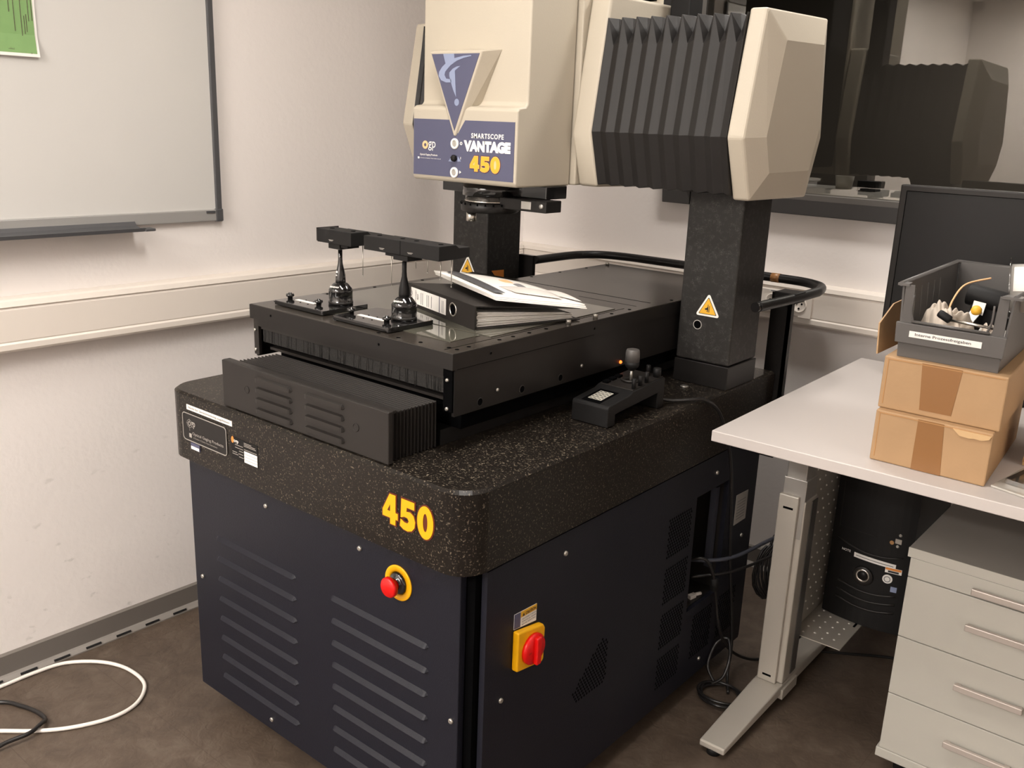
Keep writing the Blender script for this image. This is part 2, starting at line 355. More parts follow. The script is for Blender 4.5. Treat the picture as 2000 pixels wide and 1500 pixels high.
# the dim room beyond the window
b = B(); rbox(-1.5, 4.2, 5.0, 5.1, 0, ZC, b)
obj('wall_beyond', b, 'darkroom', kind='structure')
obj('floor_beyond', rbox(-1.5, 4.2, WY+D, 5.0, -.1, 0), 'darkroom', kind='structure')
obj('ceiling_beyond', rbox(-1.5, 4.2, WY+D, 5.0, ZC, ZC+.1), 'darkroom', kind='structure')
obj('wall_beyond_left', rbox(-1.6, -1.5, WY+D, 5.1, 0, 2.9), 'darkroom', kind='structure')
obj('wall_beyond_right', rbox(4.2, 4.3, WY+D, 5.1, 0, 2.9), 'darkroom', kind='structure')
# cable trunking, left and back
def trunk(name, along, u0, u1):
    P = [(0,.930),(.046,.930),(.05,.936),(.05,.950),(.046,.955),(.0475,.958),(.0475,1.038),(.045,1.043),(.05,1.047),(.045,1.060),(.038,1.064),(0,1.066)]
    if along == 'v': pts = [rm(WX+a+.0005, u0, z) for a, z in P]; d = VX*(u1-u0)
    else: pts = [rm(u0, WY-a-.0005, z) for a, z in P]; d = UX*(u1-u0)
    return obj(name, B().prism(pts, d), 'trunk', kind='structure')
trunk('trim_1', 'v', -3.5, WY-.052); trunk('trim_2', 'u', WX+.001, 3.8)
def baseb(name, lipname, along, a0, a1):
    def mk(P):
        if along == 'v': return B().prism([rm(WX+a+.0005, a0, z) for a, z in P], VX*(a1-a0))
        return B().prism([rm(a0, WY-a-.0005, z) for a, z in P], UX*(a1-a0))
    o = obj(name, mk([(0,.0003),(.012,.0003),(.012,.072),(0,.075)]), 'base', kind='structure')
    obj('lip', mk([(.012,.0003),(.03,.0003),(.03,.004),(.02,.014),(.012,.016)]), 'baseflange', o)
    return o
bl = baseb('baseboard_left', 'l', 'v', -3.5, WY-.035); baseb('baseboard_back', 'l', 'u', WX+.032, 3.8)
b = B()
for k in range(40):
    y = -2.1+k*.0925
    q = [rm(WX+.0300, y, .0092), rm(WX+.0300, y+.045, .0092), rm(WX+.0265, y+.045, .0135), rm(WX+.0265, y, .0135)]
    b.prism([Vector(p)-Vector((0,0,.003)) for p in q], (.0016, 0, .002))
obj('slot', b, 'blackm', bl, kind='stuff')
# ceiling lights, with added fill lamps at left front and beyond the window
for i, (lx, ly, sx, sy, pw) in enumerate(LAMPS):
    t = thing('ceiling_or_fill_light', (lx, ly, ZC-.06), ['small ceiling light above the granite machine', 'long ceiling light behind the camera', 'ceiling light along the right wall', 'added fill lamp lifting the dim room beyond the window', 'added fill lamp at left front, brightening the far corner', 'ceiling light close to the back wall behind the machine bridge'][i], 'ceiling light')
    obj('housing', bx(lx-sx/2-.02, lx+sx/2+.02, ly-sy/2-.02, ly+sy/2+.02, ZC-.055, ZC-.0005), 'white', t)
    obj('diffuser', bx(lx-sx/2, lx+sx/2, ly-sy/2, ly+sy/2, ZC-.065, ZC-.055), 'lamp', t)

# ---------------------------------------------------------------- whiteboard and poster
wb = thing('whiteboard', rm(WX, -.8, 1.23), 'large whiteboard with grey frame on the left wall', 'whiteboard')
VB0, VB1, ZB0, ZB1 = -1.6, .463, 1.228, 2.2
obj('writing_surface', rbox(WX+.004, WX+.010, VB0+.02, VB1-.012, ZB0+.03, ZB1-.02), 'board', wb)
obj('bottom_rail', rbox(WX+.002, WX+.018, VB0, VB1-.018, ZB0, ZB0+.034), 'frame', wb, bevel=.003)
obj('top_rail', rbox(WX+.002, WX+.018, VB0, VB1-.018, ZB1-.03, ZB1), 'frame', wb, bevel=.003)
obj('side_rail', rbox(WX+.002, WX+.017, VB1-.019, VB1, ZB0+.03, ZB1-.03), 'framed', wb, bevel=.003)
obj('side_rail', rbox(WX+.002, WX+.017, VB0, VB0+.019, ZB0+.03, ZB1-.03), 'framed', wb, bevel=.003)
obj('corner_cap', rbox(WX+.001, WX+.020, VB1-.024, VB1+.002, ZB0-.002, ZB0+.036), 'framed', wb, bevel=.004)
obj('clip', rbox(WX+.017, WX+.021, VB1-.055, VB1-.026, ZB0+.024, ZB0+.031), 'framed', wb, bevel=.001)
P = [(.018, 1.240), (.018, 1.226), (.060, 1.216), (.078, 1.219), (.080, 1.228), (.075, 1.228), (.060, 1.222), (.026, 1.230)]
obj('pen_tray', B().prism([rm(WX+a, -1.2, z) for a, z in P], VX*1.385), 'framed', wb)
obj('tray_end', rbox(WX+.05, WX+.082, .182, .212, 1.2185, 1.226), 'framed', wb, bevel=.002)
# poster, right part of a green print with a white border, lower edge curling off the board
ps = thing('poster', rm(WX+.012, -.12, 1.65), 'green printed poster with white border held on the whiteboard', 'poster')
def curl(z, d=0): return .012+.010*max(0, (1.70-z)/.05)**2*1+d
def sheet(v0, v1, z0, z1, d, t=.0006, n=10):
    b = B(); r = []
    for i in range(n+1):
        z = z0+(z1-z0)*i/n; c = WX+curl(z, d); r.append([rm(c, v0, z), rm(c, v1, z), rm(c+t, v1, z), rm(c+t, v0, z)])
    return b.loft(r)
PV0, PV1, PZ0, PZ1 = -.46, -.031, 1.657, 2.12
obj('sheet', sheet(PV0, PV1, PZ0, PZ1, 0), 'white', ps)
obj('green_print', sheet(PV0+.006, PV1-.006, PZ0+.006, PZ1-.006, .0009), 'green', ps, label='green printed area')
b = B(); rr = random.Random(3)
for (v, z0, z1) in [(-.094,1.758,1.81),(-.083,1.715,1.86),(-.067,1.705,1.90),(-.060,1.71,1.752),(-.055,1.715,1.756),(-.049,1.74,1.86),(-.041,1.742,1.79),(-.071,1.683,1.702),(-.066,1.670,1.70),(-.060,1.675,1.695),(-.053,1.684,1.70),(-.046,1.688,1.70),(-.051,1.664,1.676)]:
    b.v and None
    q = sheet(v, v+.0014, z0, z1, .0018, .0003, 6); b = merge(b, q)
for k in range(14):
    v = -.14-k*.021; z0 = 1.70+rr.random()*.06; q = sheet(v, v+.0014, z0, z0+.08+rr.random()*.1, .0018, .0003, 6); b = merge(b, q)
obj('line_print', b, 'greenline', ps)
b = B()
for (v0, z0, v1, z1) in [(-.108,1.690,-.090,1.691),(-.104,1.673,-.090,1.672),(-.107,1.690,-.106,1.674),(-.103,1.690,-.098,1.673),(-.099,1.69,-.096,1.673),(-.095,1.69,-.093,1.673),(-.091,1.69,-.090,1.673),(-.111,1.688,-.106,1.689),(-.110,1.676,-.106,1.674)]:
    a = rm(WX+curl(z0,.0022), v0, z0); c = rm(WX+curl(z1,.0022), v1, z1); b.cyl(a, c, .0008, n=6)
obj('crown_like_drawing', b, 'greenline', ps)

# ================================================================= MEASURING MACHINE
mc = thing('optical_measuring_machine', (.5, .65, 0), 'large bridge-type optical measuring machine with granite base and navy cabinet', 'measuring machine')
GZ0, GZ1, GD = .7262, .8956, 1.2925
def rr_poly(x0, x1, y0, y1, r, corners=(1,1,1,1), n=8):
    out = []
    for (cx, cy, a0, on, px, py) in ((x1-r,y0+r,-90,corners[1],x1,y0),(x1-r,y1-r,0,corners[2],x1,y1),(x0+r,y1-r,90,corners[3],x0,y1),(x0+r,y0+r,180,corners[0],x0,y0)):
        if not on: out.append((px, py)); continue
        for k in range(n+1):
            a = math.radians(a0+90*k/n); out.append((cx+r*math.cos(a), cy+r*math.sin(a)))
    return out
pg = rr_poly(0, 1, 0, GD, .062, (1,1,0,0))
def inset(poly, d): 
    cx = .5; cy = GD/2
    return [(x+(d if x < cx else -d)*min(1, abs(x-cx)/(.45)), y+(d if y < cy else -d)*min(1, abs(y-cy)/(.55))) for x, y in poly]
b = B().loft([[Vector((x,y,GZ0)) for x,y in pg], [Vector((x,y,GZ1-.006)) for x,y in pg], [Vector((x,y,GZ1)) for x,y in inset(pg,.006)]])
gb = obj('granite_base', b, 'granite', mc)
# marks on the granite front
def front(bd, m, nm, par, **k): return obj(nm, bd, m, par, **k)
F0 = (0, -.0004, 0)
lb = obj('text_label', flat(rect(.185, .0125), (.096, 0, 0.857), X_, Z_, .0012), 'label', gb)
obj('lettering', text_b('Nicht für Serienmessung zugelassen', (.105, -.0008, .8600), X_, Z_, .168, .0068, .002), 'greyink', gb)
def ring_poly(o, i, O, ux, uy, t, lift=0):     # frame between outer & inner loops with same count
    O = Vector(O); ux = Vector(ux).normalized(); uy = Vector(uy).normalized(); n = ux.cross(uy); k = len(o)
    A = [O+ux*a+uy*c+n*lift for a, c in o]; I = [O+ux*a+uy*c+n*lift for a, c in i]
    T = [p+n*t for p in A]; U = [p+n*t for p in I]
    return B().add(A+I+T+U, [(2*k+j, 2*k+(j+1)%k, 3*k+(j+1)%k, 3*k+j) for j in range(k)]+[(j, (j+1)%k, 2*k+(j+1)%k, 2*k+j) for j in range(k)]+[(k+j, k+(j+1)%k, 3*k+(j+1)%k, 3*k+j) for j in range(k)])
OPx, OPz = .0765, .7785
obj('badge_plate', flat(rect(.182, .070, .010), (OPx, 0, OPz), X_, Z_, .0014), 'black', gb)
obj('badge_border', ring_poly(rect(.182, .070, .010), rect(.178, .066, .008, .002, .002), (OPx, 0, OPz), X_, Z_, .0024), 'silverink', gb)
def logo(x, z, s, y, m1, m2, nm, par, ux=X_, uy=Z_):
    """ring and cross-hair 'ogp' emblem, s = letter height"""
    b = merge(ring_poly(circ(0,0,s*.62), circ(0,0,s*.38), (x,y,z), ux, uy, .0006, .0016))
    a = merge(ring_poly(circ(0,0,s*1.08), circ(0,0,s*1.0), (x,y,z), ux, uy, .0006, .0016),
        flat([(-s*1.35,-s*.03),(-s*.62,-s*.03),(-s*.62,s*.03),(-s*1.35,s*.03)], (x,y,z), ux, uy, .0006, .0016),
        flat([(-s*.03,-s*1.9),(s*.03,-s*1.9),(s*.03,-s*.62),(-s*.03,-s*.62)], (x,y,z), ux, uy, .0006, .0016),
        flat([(-s*.03,s*.62),(s*.03,s*.62),(s*.03,s*1.3),(-s*.03,s*1.3)], (x,y,z), ux, uy, .0006, .0016))
    g = text_b('gp', Vector((x,y,z))+Vector(ux)*s*.70+Vector(uy)*(-s*1.05), ux, uy, s*1.75, s*1.75, .02)
    obj(nm, merge(b, a), m1, par); obj('lettering', g, m2, par)
logo(.106, .823, .0095, 0, 'silverink', 'silverink', 'emblem', gb)
obj('lettering', text_b('Optical Gaging Products', (.118, -.0012, .7955), X_, Z_, .128, .0095, .005), 'silverink', gb)
obj('lettering', text_b('A Division of Quality Vision International', (.122, -.0012, .7880), X_, Z_, .098, .0048, 0), 'silverink', gb)
obj('badge_mark', flat(rect(.010, .010), (.103, 0, .7885), X_, Z_, .0022), 'silverink', gb)
obj('blue_sticker', flat(rect(.036, .0165), (.109, 0, .7600), X_, Z_, .003), 'blue', gb, label='small blue and white sticker')
obj('blue_sticker_field', flat(rect(.034, .0075), (.110, 0, .7610), X_, Z_, .0036), 'label', gb)
obj('nameplate', flat(rect(.100, .053), (.275, 0, .781), X_, Z_, .001), 'blackm', gb)
b = B()
for k, (z, h) in enumerate([(.8035, .0062), (.7965, .0062), (.7895, .0062), (.7825, .0062)]): b = merge(b, flat(rect(.049, h), (.3245, 0, z), X_, Z_, .0014))
obj('nameplate_field', b, 'label', gb)
b = B()
for (x, z, wd) in [(.3245,.8125,.047),(.3245,.828,.028),(.3245,.8245,.042),(.3245,.821,.045),(.290,.8165,.030),(.290,.810,.030),(.305,.804,.016),(.302,.797,.018),(.279,.798,.018),(.279,.793,.022),(.304,.790,.018)]: b = merge(b, flat(rect(wd, .0013), (x, 0, z), X_, Z_, .0013))
obj('nameplate_print', b, 'silverink', gb)
obj('lettering', text_b('ogp', (.288, -.001, .8205), X_, Z_, .018, .0085, .02), 'label', gb)
obj('nameplate_emblem', flat(circ(.004,.006,.005,10,.008), (.277, 0, .8205), X_, Z_, .0014), 'orange', gb)
# 450 numerals, drawn by hand
N4 = [(.42,1),(.78,1),(.78,.42),(.92,.42),(.92,.20),(.78,.20),(.78,0),(.46,0),(.46,.20),(0,.20),(0,.42)]
N4h = [(.46,.42),(.46,.66),(.28,.42)]
N5 = [(.10,1),(.86,1),(.86,.76),(.42,.76),(.40,.62),(.62,.64),(.82,.56),(.92,.38),(.88,.18),(.72,.04),(.48,-.02),(.22,.0),(.02,.08),(.06,.32),(.28,.24),(.46,.24),(.55,.33),(.46,.42),(.28,.43),(.06,.36)]
def zero(n=28): return [(.46+.46*math.cos(2*math.pi*i/n), .5+.54*math.sin(2*math.pi*i/n)) for i in range(n)], [(.46+.13*math.cos(2*math.pi*i/n), .5+.30*math.sin(2*math.pi*i/n)) for i in range(n)]
def digits(O, ux, uy, wd, ht, t, lift, grow=0):
    """three extra bold numerals; grow adds an outline margin"""
    gx = wd/3.0
    def T(pl, k): return [((p[0]*.97+k)*gx, p[1]*ht) for p in pl]
    def fat(pl, g):
        if not g: return pl
        n = len(pl); out = []; A = sum(pl[i][0]*pl[(i+1)%n][1]-pl[(i+1)%n][0]*pl[i][1] for i in range(n)); sg = 1 if A > 0 else -1
        for i in range(n):
            p, q, r = Vector(pl[i-1]), Vector(pl[i]), Vector(pl[(i+1)%n]); a = (q-p).normalized(); c = (r-q).normalized()
            na = Vector((a.y, -a.x))*sg; nc = Vector((c.y, -c.x))*sg; m_ = (na+nc)
            m_ = m_.normalized()*(g/max(.45, m_.normalized().dot(na))); out.append(tuple(q+m_))
        return out
    b = B(); o4 = T(N4, 0); o5 = T(N5, 1); z0, z1 = zero(); z0 = T(z0, 2); z1 = T(z1, 2)
    O = Vector(O); ux = Vector(ux); uy = Vector(uy); n = ux.cross(uy)
    if grow:
        for pl in (o4, o5, z0): b = merge(b, flat(fat(pl, grow), O, ux, uy, t, lift))
        return b
    h4 = T(N4h, 0)
    # the 4 as pieces round its triangular hole
    q = [(.42,1),(.78,1),(.78,.42),(.92,.42),(.92,.20),(.78,.20),(.78,0),(.46,0),(.46,.20),(0,.20),(0,.42),(.28,.42),(.46,.42),(.46,.66),(.28,.42),(0,.42)]
    b = merge(b, flat(T([(.46,0),(.78,0),(.78,1),(.46,1)], 0), O, ux, uy, t, lift), flat(T([(0,.20),(.92,.20),(.92,.42),(0,.42)], 0), O, ux, uy, t, lift+.00005),
        flat(T([(0,.42),(.28,.42),(.46,.66),(.46,1),(.42,1)], 0), O, ux, uy, t, lift), flat(o5, O, ux, uy, t, lift), ring_poly(z0, z1, O, ux, uy, t, lift))
    return b
obj('numeral_outline', digits((.7825, 0, .7845), X_, Z_, .143, .062, .001, .0002, .0028), 'redd', gb)
obj('numeral', digits((.7825, 0, .7845), X_, Z_, .143, .062, .0008, .0014), 'yellow', gb, label='large yellow number 450')
# lifting hole and plugs on the granite
obj('bolt', B().lathe((.901,.954,GZ1), Z_, [(.011,0),(.011,.002),(.007,.003),(.0,.0022)]), 'screw', gb)
# --- cabinet
cb0 = .06
fp = obj('front_panel', bx(.024, .955, .040, .058, cb0, GZ0-.0005), 'navy', mc, bevel=.002)
obj('cabinet_body', merge(bx(.035, .975, .06, .9, .07, GZ0-.0005), bx(.035, .72, .9, 1.26, .07, GZ0-.0005)), 'void', mc)
obj('left_panel', bx(.024, .034, .06, 1.27, cb0, GZ0-.0005), 'navy', mc)
obj('rear_panel', bx(.024, .99, 1.262, 1.274, cb0, GZ0-.0005), 'navy', mc)
b = B()
def louvre(x0, x1, z, y, h=.0108, d=.0080, ledge=.1):
    """half-open scoop: hood that stands proud of the panel, open below"""
    r = []
    for (x, k) in ((x0, 0), (x0+.005, .85), (x0+.010, 1), (x1-.010, 1), (x1-.005, .85), (x1, 0)):
        r.append([Vector((x, y+.0002, z+h*(.5+.5*k))), Vector((x, y-d*k-.0001, z+h*(.4+(ledge-.4)*k))), Vector((x, y-d*k-.0001, z+h*(.3-.25*k))), Vector((x, y+.0002, z+h*(.3-.3*k)))])
    return B().loft(r)
lv = None
for i in range(8):
    for (x0, x1) in ((.132, .446), (.571, .872)):
        z = .523-i*.0555
        obj('louvre', louvre(x0, x1, z-.006, .040), 'navy', fp, bevel=.0012)
def screw(p, n, par, r=.006, m='screw'):
    return obj('screw', B().lathe(p, n, [(r,0),(r,.0015),(r*.85,.004),(r*.45,.0048),(0,.003)], 14), m, par)
for (x, z) in ((.342,.669),(.667,.671),(.058,.387),(.334,.092),(.938,.382)): screw((x,.040,z), (0,-1,0), fp)
# emergency stop
es = obj('emergency_stop_plate', B().lathe((.785,.040,.634), (0,-1,0), [(.0385,0),(.0385,.0025),(.036,.003),(.025,.003),(.025,.0)], 40), 'yellow', fp, label='yellow ring behind the emergency stop')
obj('emergency_stop_collar', B().lathe((.785,.040,.634), (0,-1,0), [(.0235,0),(.0235,.005),(.020,.008),(.013,.009),(.013,.012)], 32), 'gloss', fp)
obj('emergency_stop_button', B().lathe((.785,.040,.634), (0,-1,0), [(.012,.009),(.0125,.016),(.017,.021),(.0215,.023),(.0215,.030),(.019,.033),(0,.0345)], 32), 'red', fp, label='red mushroom button')
# right side
sp = obj('side_panel', merge(bx(.980, .994, .073, .905, cb0, .7185), bx(.980, .994, .905, 1.262, .624, .7185), bx(.980, .994, .905, 1.262, cb0, .290), bx(.980, .994, 1.085, 1.262, .290, .624)), 'navy', mc)
b = merge(bx(.72, .73, .905, 1.09, .29, .624), bx(.73, .98, 1.085, 1.095, .29, .624), bx(.73, .98, .905, 1.09, .278, .289), bx(.73, .98, .905, 1.09, .624, .634))
obj('recess', b, 'blacks', mc)
obj('mounting_rail', bx(.955, .972, 1.060, 1.078, .36, .60), 'cableg', mc)
obj('mounting_rail', bx(.90, .905, .93, .95, .30, .36), 'alu', mc)
for (y, z, nn) in ((.324,.671,1),(.125,.413,1),(1.007,.104,1),(1.003,.667,1),(1.2,.42,1)): screw((.994,y,z), X_, sp)
YM = (0,1,0)
sw = obj('main_switch_plate', B().prism([Vector((.994,y,z)) for y,z in [(.156,.468),(.240,.455),(.246,.462),(.246,.535),(.240,.545),(.156,.558)][::1]], (.016,0,0)), 'yellow', sp, bevel=.004, seg=3, label='yellow plate of the main switch')
b = B().lathe((1.010,.203,.505), X_, [(.034,0),(.034,.006),(.031,.010),(.0,.010)], 32)
obj('main_switch_knob', b, 'red', sp)
obj('main_switch_grip', bx(1.019, 1.030, .196, .211, .474, .536), 'red', sp, bevel=.003)
obj('lettering', merge(text_b('ON', (1.0202,.219,.524), YM, Z_, .008, .004), text_b('OFF', (1.0202,.178,.503), YM, Z_, .009, .004)), 'redd', sp)
obj('caution_label', B().prism([Vector((.994,y,z)) for y,z in ((.159,.559),(.232,.551),(.232,.590),(.159,.593))], (.0008,0,0)), 'label', sp)
obj('caution_label_header', B().prism([Vector((.9948,y,z)) for y,z in ((.180,.5785),(.232,.577),(.232,.590),(.180,.592))], (.0004,0,0)), 'yellow2', sp)
obj('caution_label_pictogram', B().prism([Vector((.9948,y,z)) for y,z in ((.159,.560),(.179,.558),(.179,.592),(.159,.593))], (.0004,0,0)), 'blue', sp)
obj('lettering', merge(text_b('▲ CAUTION', (.9945,.184,.580), YM, Z_, .044, .008, .02), text_b('DISCONNECT SWITCH', (.9945,.183,.572), YM, Z_, .046, .0035), text_b('REMOVES ALL POWER', (.9945,.183,.566), YM, Z_, .046, .0035), text_b('BEFORE SERVICING', (.9945,.183,.560), YM, Z_, .044, .0035)), 'ink', sp)
# perforated grilles: rows of small dark slots
def grille(y0, y1, z0, z1, test=lambda y, z: True, dy=.0105, dz=.0085, w2=.0033, h2=.0042):
    b = B(); k = 0; z = z0
    while z < z1:
        y = y0+(dy/2 if k % 2 else 0)
        while y < y1:
            if test(y, z): b.prism([Vector((.9941,y-w2,z)), Vector((.9941,y,z-h2)), Vector((.9941,y+w2,z)), Vector((.9941,y,z+h2))], (.0004,0,0))
            y += dy
        z += dz; k += 1
    return b
obj('fan_grille', grille(.375, .522, .262, .402, lambda y, z: (y-.455)**2/.082**2+(z-.325)**2/.082**2 < 1 and z < .29+.9*(y-.375) and z > .262), 'void', sp, kind='stuff')
obj('vent_grille', merge(grille(.77,.885,.50,.61), grille(.77,.885,.37,.47), grille(.77,.885,.24,.34), grille(.77,.885,.12,.21)), 'void', sp, kind='stuff')
obj('vent_grille', merge(grille(.95,1.06,.13,.26), grille(1.10,1.20,.13,.26)), 'void', sp, kind='stuff')
obj('type_plate', B().prism([Vector((.994,y,z)) for y,z in ((1.142,.468),(1.215,.468),(1.215,.557),(1.142,.560))], (.0008,0,0)), 'plastic', sp)
b = B()
for k in range(7): b = merge(b, flat(rect(.05,.002), (.9945,1.152,.482+k*.009), YM, Z_, .0006))
obj('type_plate_print', b, 'greyink', sp)
obj('warning_label', B().prism([Vector((.984,y,z)) for y,z in ((.915,.291),(1.03,.291),(1.0,.292),(.94,.292))], (0,0,.001)), 'label', mc)
# feet
for (x, y) in ((.12,.15),(.86,.15),(.12,1.15),(.86,1.15)):
    obj('levelling_foot', B().lathe((x,y,.0005), Z_, [(.05,0),(.05,.012),(.018,.02),(.018,.0695)], 20), 'blackm', mc)

# --- stage
SZ = 1.1068; SX0, SX1, SY = .1689, .8311, .138
# moving stage body: left edge steps in behind y = .92
def L_poly(z): return [Vector(p+(z,)) for p in ((SX0,SY),(SX1,SY),(SX1,1.42),(.3286,1.42),(.3286,.93),(SX0,.93))]
st = obj('stage_top_plate', B().prism(L_poly(SZ-.033), (0,0,.033)), 'top', mc, bevel=.0012)
obj('stage_edge_band', ring_poly([(p.x,p.y) for p in L_poly(0)], [(p.x+.0,p.y+.0) for p in L_poly(0)], (0,0,SZ-.033), X_, Y_, .0001) if False else merge(bx(SX0-.0012,SX1+.0012,SY-.0012,SY-.0002,SZ-.034,SZ-.001), bx(SX1+.0002,SX1+.0012,SY,1.42,SZ-.034,SZ-.001), bx(SX0-.0012,SX0-.0002,SY,.93,SZ-.034,SZ-.001)), 'black', st)
obj('stage_side_panel', bx(SX1-.008, SX1-.001, SY+.008, 1.41, .975, SZ-.033), 'black', mc)
obj('stage_side_panel', bx(SX0+.008, SX0+.014, SY+.008, .925, .98, SZ-.033), 'black', mc)
obj('front_bracket', bx(SX0+.006, SX0+.024, SY+.004, SY+.012, .985, SZ-.033), 'blacks', mc)
obj('front_bracket', bx(SX1-.028, SX1-.004, SY+.004, SY+.012, .984, SZ-.033), 'void', mc)
obj('front_fascia', bx(SX0+.024, SX1-.028, SY+.003, SY+.010, 1.056, SZ-.033), 'black', mc)
obj('stage_core', bx(.20, .80, .20, 1.40, .93, SZ-.034), 'void', mc)
obj('stage_lower_carriage', bx(.255, .775, .165, 1.38, GZ1+.0005, .93), 'blackm', mc)
b = B(); rr = random.Random(5)
obj('brush_strip', bx(.200, .800, .150, .156, 1.018, 1.056), 'brush', mc)
obj('brush_holder', bx(.198, .803, .146, .158, 1.049, 1.058), 'blacks', mc)
obj('inner_ledge', bx(.215, .800, .158, .198, 1.000, 1.006), 'blacks', mc)
b = B()
for k in range(60):
    x = .205+rr.random()*.59; z = 1.018+rr.random()*.006; b.cyl((x,.1495,1.05), (x+rr.uniform(-.003,.003),.1485,z-.004), .0004, n=4)
obj('bristle', b, 'brush', mc, kind='stuff')
for (x, z) in ((.182,1.045),(.182,.997)): screw((x,SY+.004,z), (0,-1,0), mc, .004)
for (x, z) in ((.815,1.050),(.815,.990)): screw((x,SY+.004,z), (0,-1,0), mc, .004)
obj('stage_glass', bx(.203, .785, .305, .775, SZ+.0002, SZ+.0016), 'glass_top', mc)
obj('front_glass_strip', bx(.203, .76, .206, .298, SZ+.0002, SZ+.0014), 'glass_top', mc)
for (p, q, r, s) in (((.796,.15),(.798,.85),0,0),):
    obj('rail_joint', bx(.7955,.7967,.15,.80,SZ+.0001,SZ+.0004), 'void', mc)
obj('rail_joint', bx(.33,.80,.918,.9195,SZ+.0001,SZ+.0005), 'void', mc)
obj('rail_joint', bx(.62,.80,.850,.8508,SZ+.0001,SZ+.0004), 'void', mc)
obj('rail_joint', bx(SX1-.0005,SX1+.0016,.15,.62,1.0725,1.0733), 'void', mc)
for (x, y, r) in ((.61,.797,.006),(.815,.647,.006),(.811,.545,.006),(.345,1.392,.006)):
    obj('cap_screw', B().lathe((x,y,SZ), Z_, [(r,0),(r,.008),(r*.9,.009),(r*.5,.009),(r*.45,.006),(0,.006)], 16), 'screw', mc)
for (x, y) in ((.812,.17),(.812,.205),(.812,.30),(.812,.345),(.812,.40),(.812,.46),(.812,.72),(.812,.80),(.815,1.0),(.185,.20),(.185,.36),(.185,.52),(.185,.70),(.34,1.0),(.34,1.14),(.34,1.28),(.60,.155),(.66,.155),(.72,.16),(.79,.17)):
    obj('screw_hole', B().lathe((x,y,SZ+.0002), Z_, [(.0045,0),(.0045,.0004),(.003,.0006)], 10), 'void', mc)
for (y, z, r, m_) in ((.223,.991,.0075,'void'),(.36,.991,.0075,'void'),(.498,.991,.0075,'void'),(.277,1.006,.004,'screw'),(.579,1.005,.004,'screw'),(.25,1.090,.003,'void'),(.62,1.088,.003,'void')):
    x = SX1-.001 if z < 1.05 else SX1+.0013
    obj('side_hole' if m_ == 'void' else 'screw', B().lathe((x,y,z), X_, [(r*1.25,0),(r*1.2,.0008),(r,.0008),(r,.0002)], 16) if m_ == 'void' else B().lathe((x,y,z), X_, [(r,0),(r,.002),(0,.003)], 14), 'screw' if m_ == 'screw' else 'blacks', mc)
    if m_ == 'void': obj('hole_centre', B().lathe((x,y,z), X_, [(r,0),(r,.0006)], 16), 'void', mc)
for (x, z) in ((.25,1.09),(.62,1.088)): obj('screw_hole', B().lathe((x,SY-.0013,z), (0,-1,0), [(.003,0),(.003,.0003)], 10), 'void', mc)
obj('status_light', B().lathe((SX1-.001,.745,.985), X_, [(.004,0),(.004,.003),(.002,.005)], 12), 'led', mc, label='orange status light')
# --- front bellows and its cover
BX0, BX1 = .2378, .7875
fc = obj('bellows_front_cover', bx(BX0, BX1, .0086, .021, GZ1+.002, 1.005), 'blacks', mc, bevel=.002)
obj('cover_top_flange', bx(BX0+.001, BX1-.001, .012, .030, .999, 1.0055), 'blacks', mc, bevel=.001)
for i in range(4):
    for (x0, x1) in ((.364, .493), (.535, .660)):
        z = .9915-i*.0237
        bb = louvre(x0, x1, z-.012, .0086, .0135, .006, .80); obj('louvre', bb, 'blacks', fc, bevel=.0012)
for x in (.331, .694): obj('plug', B().lathe((x,.0086,.953), (0,-1,0), [(.009,0),(.009,.001),(.0075,.0014),(.0075,.0006)], 20), 'blacks', fc)
rings = []; np_ = 13; y0, y1 = .030, .158
def prof(x0, x1, z0, z1, y): return [Vector((x0,y,z0)), Vector((x0,y,z1)), Vector((x1,y,z1)), Vector((x1,y,z0))]
for i in range(np_):
    ya = y0+(y1-y0)*i/np_; yb = y0+(y1-y0)*(i+.5)/np_; yc = y0+(y1-y0)*(i+.16)/np_
    rings.append(prof(BX0+.010, BX1-.010, GZ1+.003, .999-.0002*i, ya)); rings.append(prof(BX0+.010, BX1-.010, GZ1+.003, .999-.0002*i, yc)); rings.append(prof(BX0+.024, BX1-.024, GZ1+.003, .986, yb))
obj('front_bellows', B().loft(rings), 'blacks', mc)
